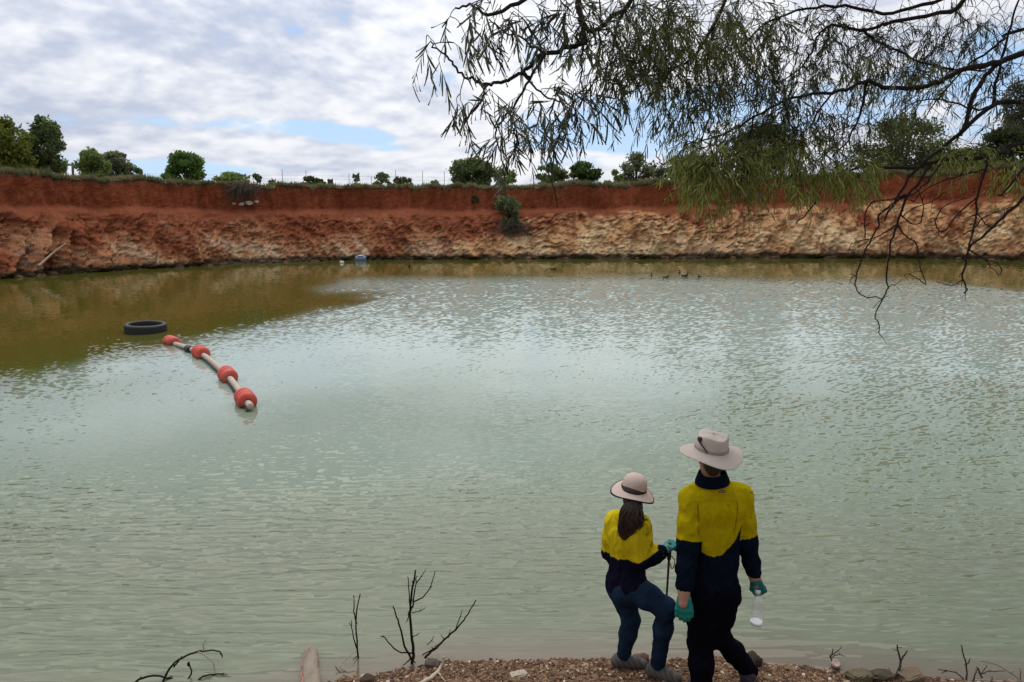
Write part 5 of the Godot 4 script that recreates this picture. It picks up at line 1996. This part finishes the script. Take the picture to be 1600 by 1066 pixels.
	st.col = Color(0.4, 0.34, 0.28)
	st.tube(smooth_path(PackedVector3Array([hx * Vector3(0.095, 0.0, 0.04), hd + Vector3(0.088, -0.05, 0.03), hd + Vector3(0.07, -0.11, -0.03)]), 4), taper(9, 0.0025, 0.0025), 5)
	part("chin_cord", st.mesh(), painted(0.8), hat)

	# the bottle hangs from the right hand
	var neck_at := grip + Vector3(0.006, -0.022, 0.0)
	var bt := thing("bottle", "clear ribbed sample bottle held by its neck in the taller person's gloved right hand", "bottle", neck_at - Vector3(0, 0.24, 0))
	var bx := Transform3D(Basis.from_euler(Vector3(0.02, 0, 0.02)), neck_at - Vector3(0, 0.228, 0))
	st = B.new()
	var prof := PackedVector2Array([Vector2(0.001, 0.006), Vector2(0.030, 0.004), Vector2(0.037, 0.0), Vector2(0.041, 0.008)])
	for i in 9:
		var y := 0.02 + i * 0.016
		prof.append(Vector2(0.0415, y))
		prof.append(Vector2(0.0395, y + 0.008))
	prof.append_array(PackedVector2Array([Vector2(0.041, 0.166), Vector2(0.038, 0.182), Vector2(0.026, 0.2), Vector2(0.0165, 0.212), Vector2(0.0165, 0.232)]))
	st.lathe(bx, prof, 28)
	var pet := mat(Color(0.93, 0.96, 0.95, 0.28), 0.12, 0.7)
	pet.transparency = BaseMaterial3D.TRANSPARENCY_ALPHA
	part("shell", st.mesh(), pet, bt)
	st = B.new()
	st.lathe(bx, PackedVector2Array([Vector2(0.0175, 0.228), Vector2(0.0195, 0.230), Vector2(0.0195, 0.246), Vector2(0.017, 0.249), Vector2(0.001, 0.249)]), 20)
	part("cap", st.mesh(), mat(lin(0.75, 0.76, 0.76), 0.4), bt)
	st = B.new()
	st.lathe(bx, PackedVector2Array([Vector2(0.001, 0.002), Vector2(0.030, -0.002), Vector2(0.038, -0.001), Vector2(0.0425, 0.008), Vector2(0.0425, 0.016), Vector2(0.036, 0.019), Vector2(0.001, 0.019)]), 24)
	part("base", st.mesh(), mat(lin(0.80, 0.82, 0.80), 0.35), bt)

func sleeve(p: Vector3, a: Vector3, b: Vector3) -> bool:
	var ab := b - a
	var t := clampf((p - a).dot(ab) / ab.length_squared(), 0.0, 1.6)
	return (p - a - ab * t).length() < 0.090

func nearest_on(points: PackedVector3Array, u: float, v: float) -> Vector3:
	var d := look(u, v).normalized()
	var best := 1e9
	var found := points[0]
	for p in points:
		var q := p - EYE
		var along := q.dot(d)
		var off := (q - d * along).length()
		var score := along + (1e3 if off > 0.012 else 0.0) + off
		if score < best:
			best = score
			found = p
	return found

func cuff(parent: Node3D, p: Vector3, d: Vector3, r: float, c: Color, m: Material) -> void:
	var st := B.new()
	st.col = c
	var x := d.cross(Vector3(0.3, 0, 1)).normalized()
	st.lathe(Transform3D(Basis(x, d, x.cross(d)), p), PackedVector2Array([Vector2(r * 0.93, -0.018), Vector2(r * 1.10, -0.022), Vector2(r * 1.12, -0.016), Vector2(r * 1.02, 0.0), Vector2(r * 0.99, 0.025), Vector2(r * 0.97, 0.055), Vector2(r * 0.8, 0.065)]), 20)
	part("cuff", st.mesh(), m, parent)

func build_woman() -> void:
	var ground := Vector3(0.9, bank_y(0.9, 4.85), -4.85)
	var o := thing("person", "shorter person with long brown ponytail and one knee bent, gripping a thin pole", "person", ground)
	var cloth := bumpy(painted(0.92, 0.12), noise_tex(0.03, 4, 56), 8.0, 0.6)
	var skin := mat(lin(0.40, 0.22, 0.15), 0.55, 0.4)
	skin.subsurf_scatter_enabled = true
	skin.subsurf_scatter_strength = 0.1
	var face := Vector3(0.35, -0.08, -0.93).normalized()
	var hd := at(990, 771, 4.85)
	var neck := at(987, 793, 4.86)
	var nape := at(984, 806, 4.87)
	var sl := at(962, 816, 4.96)
	var sr := at(999, 822, 4.80)
	var el := at(955, 862, 4.98)
	var wl := at(968, 884, 5.10)
	var er := at(1003, 874, 4.74)
	var wr := at(1036, 862, 4.76)
	var hl := at(971, 915, 4.93)
	var hr := at(986, 917, 4.82)
	var kl := at(986, 968, 4.90)
	var kr := at(1041, 950, 4.66)
	var al := at(974, 1030, 4.95)
	var ar := at(1028, 1036, 4.76)
	al.y = bank_y(al.x, -al.z) + 0.085
	ar.y = bank_y(ar.x, -ar.z) + 0.095
	var b := Body.new()
	b.k = 0.04
	b.add(nape, at(981, 840, 4.88), 0.045, 0.07)
	b.add(at(974, 838, 4.90), at(988, 840, 4.84), 0.066, 0.066)
	b.add(at(981, 840, 4.88), at(979, 905, 4.88), 0.072, 0.072)
	b.add(sl, sr, 0.045, 0.045)
	limb2(b, [sl, el, wl], [0.04, 0.034, 0.025])
	limb2(b, [sr, er, wr], [0.04, 0.034, 0.025])
	limb2(b, [hl, kl, al], [0.075, 0.05, 0.036])
	limb2(b, [hr, kr, ar], [0.075, 0.05, 0.036])
	b.add(wr, at(1044, 856, 4.78), 0.025, 0.026)
	b.add(wl, wl + Vector3(0.08, 0.0, -0.06), 0.025, 0.026)
	var st := B.new()
	b.build(st, 0.012, func(_p): return Color.WHITE)
	var hb := Body.new()
	hb.k = 0.03
	head(hb, hd, face, 0.92)
	hb.add(hd - Vector3(0, 0.05, 0), nape, 0.045, 0.05)
	hb.build(st, 0.005, func(_p): return Color.WHITE)
	part("body", st.mesh(), skin, o)
	face_parts(o, hd, face, 0.92, skin)
	# hair: cap and wavy ponytail
	var hair := Node3D.new()
	hair.name = "hair"
	o.add_child(hair)
	var hair_mat := painted(0.45, 0.5)
	b = Body.new()
	b.k = 0.03
	b.add(hd - face * 0.022 + Vector3(0, 0.025, 0), hd - face * 0.035 - Vector3(0, 0.035, 0), 0.083, 0.068)
	st = B.new()
	b.build(st, 0.007, func(_p): return Color(0.022, 0.013, 0.010))
	part("scalp_hair", st.mesh(), hair_mat, hair)
	var root := at(991, 781, 4.755)
	st = B.new()
	var body := Body.new()
	body.k = 0.03
	var spine := smooth_path(PackedVector3Array([root, at(987, 797, 4.74), at(986, 812, 4.745), at(981, 826, 4.755), at(976, 838, 4.765)]), 4)
	for i in spine.size() - 1:
		var t := float(i) / spine.size()
		body.add(spine[i], spine[i + 1], 0.020 + 0.030 * sin(PI * clampf(t * 0.9 + 0.12, 0, 1)), 0.020 + 0.030 * sin(PI * clampf(t * 0.9 + 0.17, 0, 1)), Vector3(0, 0, 1), 1.25)
	body.build(st, 0.007, func(_p): return Color(0.026, 0.014, 0.010))
	for i in 240:
		var a := rng.randf() * TAU
		var rr := pow(rng.randf(), 0.3)
		var path := PackedVector3Array()
		var ph := rng.randf() * TAU
		var stop := rng.randi_range(11, spine.size())
		for k in stop:
			var t := float(k) / spine.size()
			var w := 0.014 + 0.066 * sin(PI * clampf(t * 0.80 + 0.12, 0, 1)) + 0.006 * sin(t * 16.0 + ph)
			var x := cos(a + 0.35 * sin(t * 9.0 + ph)) * w * rr
			var z := sin(a) * w * 0.75 * rr
			path.append(spine[k] + Vector3(x + 0.007 * sin(t * 14.0 + ph), 0, z + 0.006 * cos(t * 12.0 + ph)))
		var kk := rng.randf_range(0.6, 1.7)
		st.col = Color(0.034 * kk, 0.018 * kk, 0.012 * kk)
		st.tube(path, taper(path.size(), 0.0058, 0.0024), 4, false)
	part("ponytail", st.mesh(), hair_mat, hair)
	st = B.new()
	st.col = Color(0.008, 0.010, 0.022)
	for k in 5:
		st.rock(Transform3D(Basis.from_euler(Vector3(k, k * 1.7, 0)), root + Vector3((k - 2) * 0.012, 0.006 * (k % 2), 0.008)), Vector3(0.045, 0.04, 0.05), 0.9, 20 + k, 12, 8)
	part("hair_tie", st.mesh(), cloth, hair)
	# shirt
	b = Body.new()
	b.k = 0.05
	b.fold = 0.012
	b.fold_scale = Vector3(9, 4, 9)
	b.fold_seed = 31
	b.add(at(974, 832, 4.92), at(989, 836, 4.83), 0.098, 0.098)
	b.add(at(978, 838, 4.89), at(979, 880, 4.88), 0.112, 0.105)
	b.add(at(979, 880, 4.88), at(978, 914, 4.88), 0.105, 0.122)
	b.add(hl + Vector3(0, 0.02, 0), hr + Vector3(0, 0.02, 0), 0.105, 0.105)
	b.add(nape, sl, 0.048, 0.062)
	b.add(nape, sr, 0.048, 0.062)
	limb2(b, [sl, sl.lerp(el, 0.5), el, el.lerp(wl, 0.6), el.lerp(wl, 0.95)], [0.062, 0.064, 0.052, 0.042, 0.036])
	limb2(b, [sr, sr.lerp(er, 0.5), er, er.lerp(wr, 0.6), er.lerp(wr, 0.97)], [0.062, 0.066, 0.054, 0.042, 0.034])
	var y_back := at(978, 874, 4.77).y
	var yellow := Color(0.60, 0.465, 0.012)
	var navy := Color(0.008, 0.011, 0.022)
	var mid_x := at(980, 870, 4.8).x
	var reach := at(1028, 860, 4.72).x
	st = B.new()
	b.build(st, 0.0065, func(p: Vector3) -> Color:
		var lim: float = y_back + (maxf(p.x - mid_x - 0.02, 0.0) * 0.55 if p.x > mid_x else -0.15 * (mid_x - p.x))
		return yellow if p.y > lim and p.x < reach else navy)
	var shirt := part("shirt", st.mesh(), cloth, o)
	st = B.new()
	st.col = navy
	st.lathe(Transform3D(Basis.from_euler(Vector3(-0.15, 0, -0.1)), nape), PackedVector2Array([Vector2(0.078, -0.012), Vector2(0.076, 0.006), Vector2(0.066, 0.026), Vector2(0.058, 0.024), Vector2(0.06, 0.0)]), 26)
	part("collar", st.mesh(), cloth, shirt)
	# jeans
	b = Body.new()
	b.k = 0.045
	b.fold = 0.007
	b.fold_scale = Vector3(9, 8, 9)
	b.fold_seed = 8
	b.add(hl, hr, 0.102, 0.104)
	b.add(hl.lerp(hr, 0.5), hl.lerp(hr, 0.5) + Vector3(-0.02, -0.03, 0.03), 0.10, 0.10)
	limb2(b, [hl, hl.lerp(kl, 0.5), kl, kl.lerp(al, 0.35), al + Vector3(0, 0.02, 0)], [0.094, 0.076, 0.057, 0.056, 0.045])
	limb2(b, [hr, hr.lerp(kr, 0.5), kr, kr.lerp(ar, 0.35), ar + Vector3(0, 0.02, 0)], [0.098, 0.080, 0.060, 0.058, 0.046])
	st = B.new()
	var denim_tone := fbm(91, 9.0, 3)
	b.build(st, 0.010, func(p: Vector3) -> Color:
		var k := 1.0 + 0.45 * denim_tone.get_noise_3dv(p)
		return Color(0.016 * k, 0.031 * k, 0.060 * k))
	part("jeans", st.mesh(), cloth, o)
	# socks and shoes
	var fabric := painted(0.85, 0.3)
	for q in [[al, Vector3(0.97, 0, 0.1)], [ar, Vector3(0.80, 0, 0.55)]]:
		var a: Vector3 = q[0]
		var d: Vector3 = (q[1] as Vector3).normalized()
		var heel := a - d * 0.055
		var toe := a + d * 0.165
		heel.y = bank_y(heel.x, -heel.z) + 0.006
		toe.y = bank_y(toe.x, -toe.z) + 0.008
		shoe(o, "shoe", heel, toe, a + Vector3(0, 0.0, 0), 0.98, Color(0.085, 0.077, 0.068), Color(0.16, 0.145, 0.125), fabric)
		st = B.new()
		st.col = Color(0.55, 0.55, 0.55)
		st.tube(PackedVector3Array([a + Vector3(0, -0.02, 0), a + Vector3(0, 0.025, 0), a + Vector3(0, 0.05, 0)]), PackedFloat32Array([0.045, 0.044, 0.043]), 14)
		part("sock", st.mesh(), fabric, o)
	# gloves
	var teal := painted(0.55, 0.4)
	var green := Color(0.006, 0.20, 0.19)
	var grip := at(1047, 853.5, 4.79)
	b = Body.new()
	b.k = 0.010
	var dr := (grip - wr).normalized()
	hand(b, wr + dr * 0.012, dr, Vector3(0.35, -0.75, -0.5), 1.02, [0.75, 1.15, 0.8], 0.4, 0.7, 1.0)
	st = B.new()
	b.build(st, 0.0034, func(_p): return green)
	var g := part("glove", st.mesh(), teal, o)
	cuff(g, wr - dr * 0.006, dr, 0.031, Color(0.02, 0.24, 0.23), teal)
	b = Body.new()
	b.k = 0.010
	var dl := Vector3(0.8, -0.1, -0.5).normalized()
	hand(b, wl + dl * 0.015, dl, Vector3(0, -1, 0), 1.0, [0.3, 0.4, 0.3], 0.4, 0.3, 1.0)
	st = B.new()
	b.build(st, 0.0036, func(_p): return green)
	part("glove", st.mesh(), teal, o)
	# hat
	var hat := Node3D.new()
	hat.name = "hat"
	o.add_child(hat)
	var felt := bumpy(painted(0.85, 0.25), noise_tex(0.06, 4, 58), 9.0, 0.25)
	var hx := Transform3D(Basis.from_euler(Vector3(0.10, -0.1, -0.18)), hd + Vector3(0.0, 0.036, 0.005))
	var droop := func(q: Vector3) -> Vector3:
		var r := Vector2(q.x, q.z).length()
		var side := absf(q.x) / maxf(r, 0.001)
		q.y -= maxf(r - 0.085, 0.0) * (0.62 * side * side + 0.05)
		return q
	st = B.new()
	st.col = Color(0.56, 0.43, 0.37)
	st.lathe(hx, PackedVector2Array([Vector2(0.084, 0.002), Vector2(0.12, -0.004), Vector2(0.152, -0.010), Vector2(0.152, -0.006), Vector2(0.12, 0.0), Vector2(0.084, 0.007)]), 48, droop)
	part("brim", st.mesh(), felt, hat)
	st = B.new()
	st.col = Color(0.012, 0.012, 0.02)
	st.lathe(hx, PackedVector2Array([Vector2(0.150, -0.012), Vector2(0.156, -0.011), Vector2(0.156, -0.004), Vector2(0.150, -0.004)]), 48, droop)
	part("trim", st.mesh(), felt, hat)
	st = B.new()
	st.col = Color(0.56, 0.44, 0.37)
	st.lathe(hx, PackedVector2Array([Vector2(0.086, 0.004), Vector2(0.087, 0.03), Vector2(0.083, 0.058), Vector2(0.072, 0.083), Vector2(0.052, 0.101), Vector2(0.028, 0.110), Vector2(0.001, 0.112)]), 36)
	part("crown", st.mesh(), felt, hat)
	st = B.new()
	st.col = Color(0.010, 0.010, 0.018)
	st.lathe(hx, PackedVector2Array([Vector2(0.087, 0.004), Vector2(0.0905, 0.005), Vector2(0.0905, 0.017), Vector2(0.0875, 0.018)]), 36)
	part("band", st.mesh(), felt, hat)

	# the pole in the right hand
	var pt := grip + Vector3(0.0, 0.012, -0.005)
	var pb := at(1036, 1010, 4.98)
	pb.y = bank_y(pb.x, -pb.z) - 0.02
	var pole := thing("walking_pole", "thin dark pole planted at the water's edge and gripped by the shorter person", "pole", pb)
	st = B.new()
	st.tube(PackedVector3Array([pb, pb.lerp(pt, 0.8), pt.lerp(pb, 0.1)]), PackedFloat32Array([0.006, 0.008, 0.009]), 10)
	part("shaft", st.mesh(), mat(lin(0.055, 0.045, 0.03), 0.5), pole)
	st = B.new()
	st.tube(PackedVector3Array([pt.lerp(pb, 0.12), pt.lerp(pb, 0.11), pt, pt + Vector3(0, 0.01, 0)]), PackedFloat32Array([0.010, 0.014, 0.015, 0.009]), 12)
	part("handle", st.mesh(), mat(lin(0.015, 0.015, 0.015), 0.6), pole)
	st = B.new()
	var lp := pt.lerp(pb, 0.08)
	st.tube(smooth_path(PackedVector3Array([lp, lp + Vector3(0.03, -0.02, 0.02), lp + Vector3(0.036, -0.06, 0.02), lp + Vector3(0.02, -0.10, 0.015), lp + Vector3(0.006, -0.06, 0.012)]), 4), taper(17, 0.004, 0.004), 5)
	part("strap", st.mesh(), mat(lin(0.32, 0.24, 0.11), 0.8), pole)
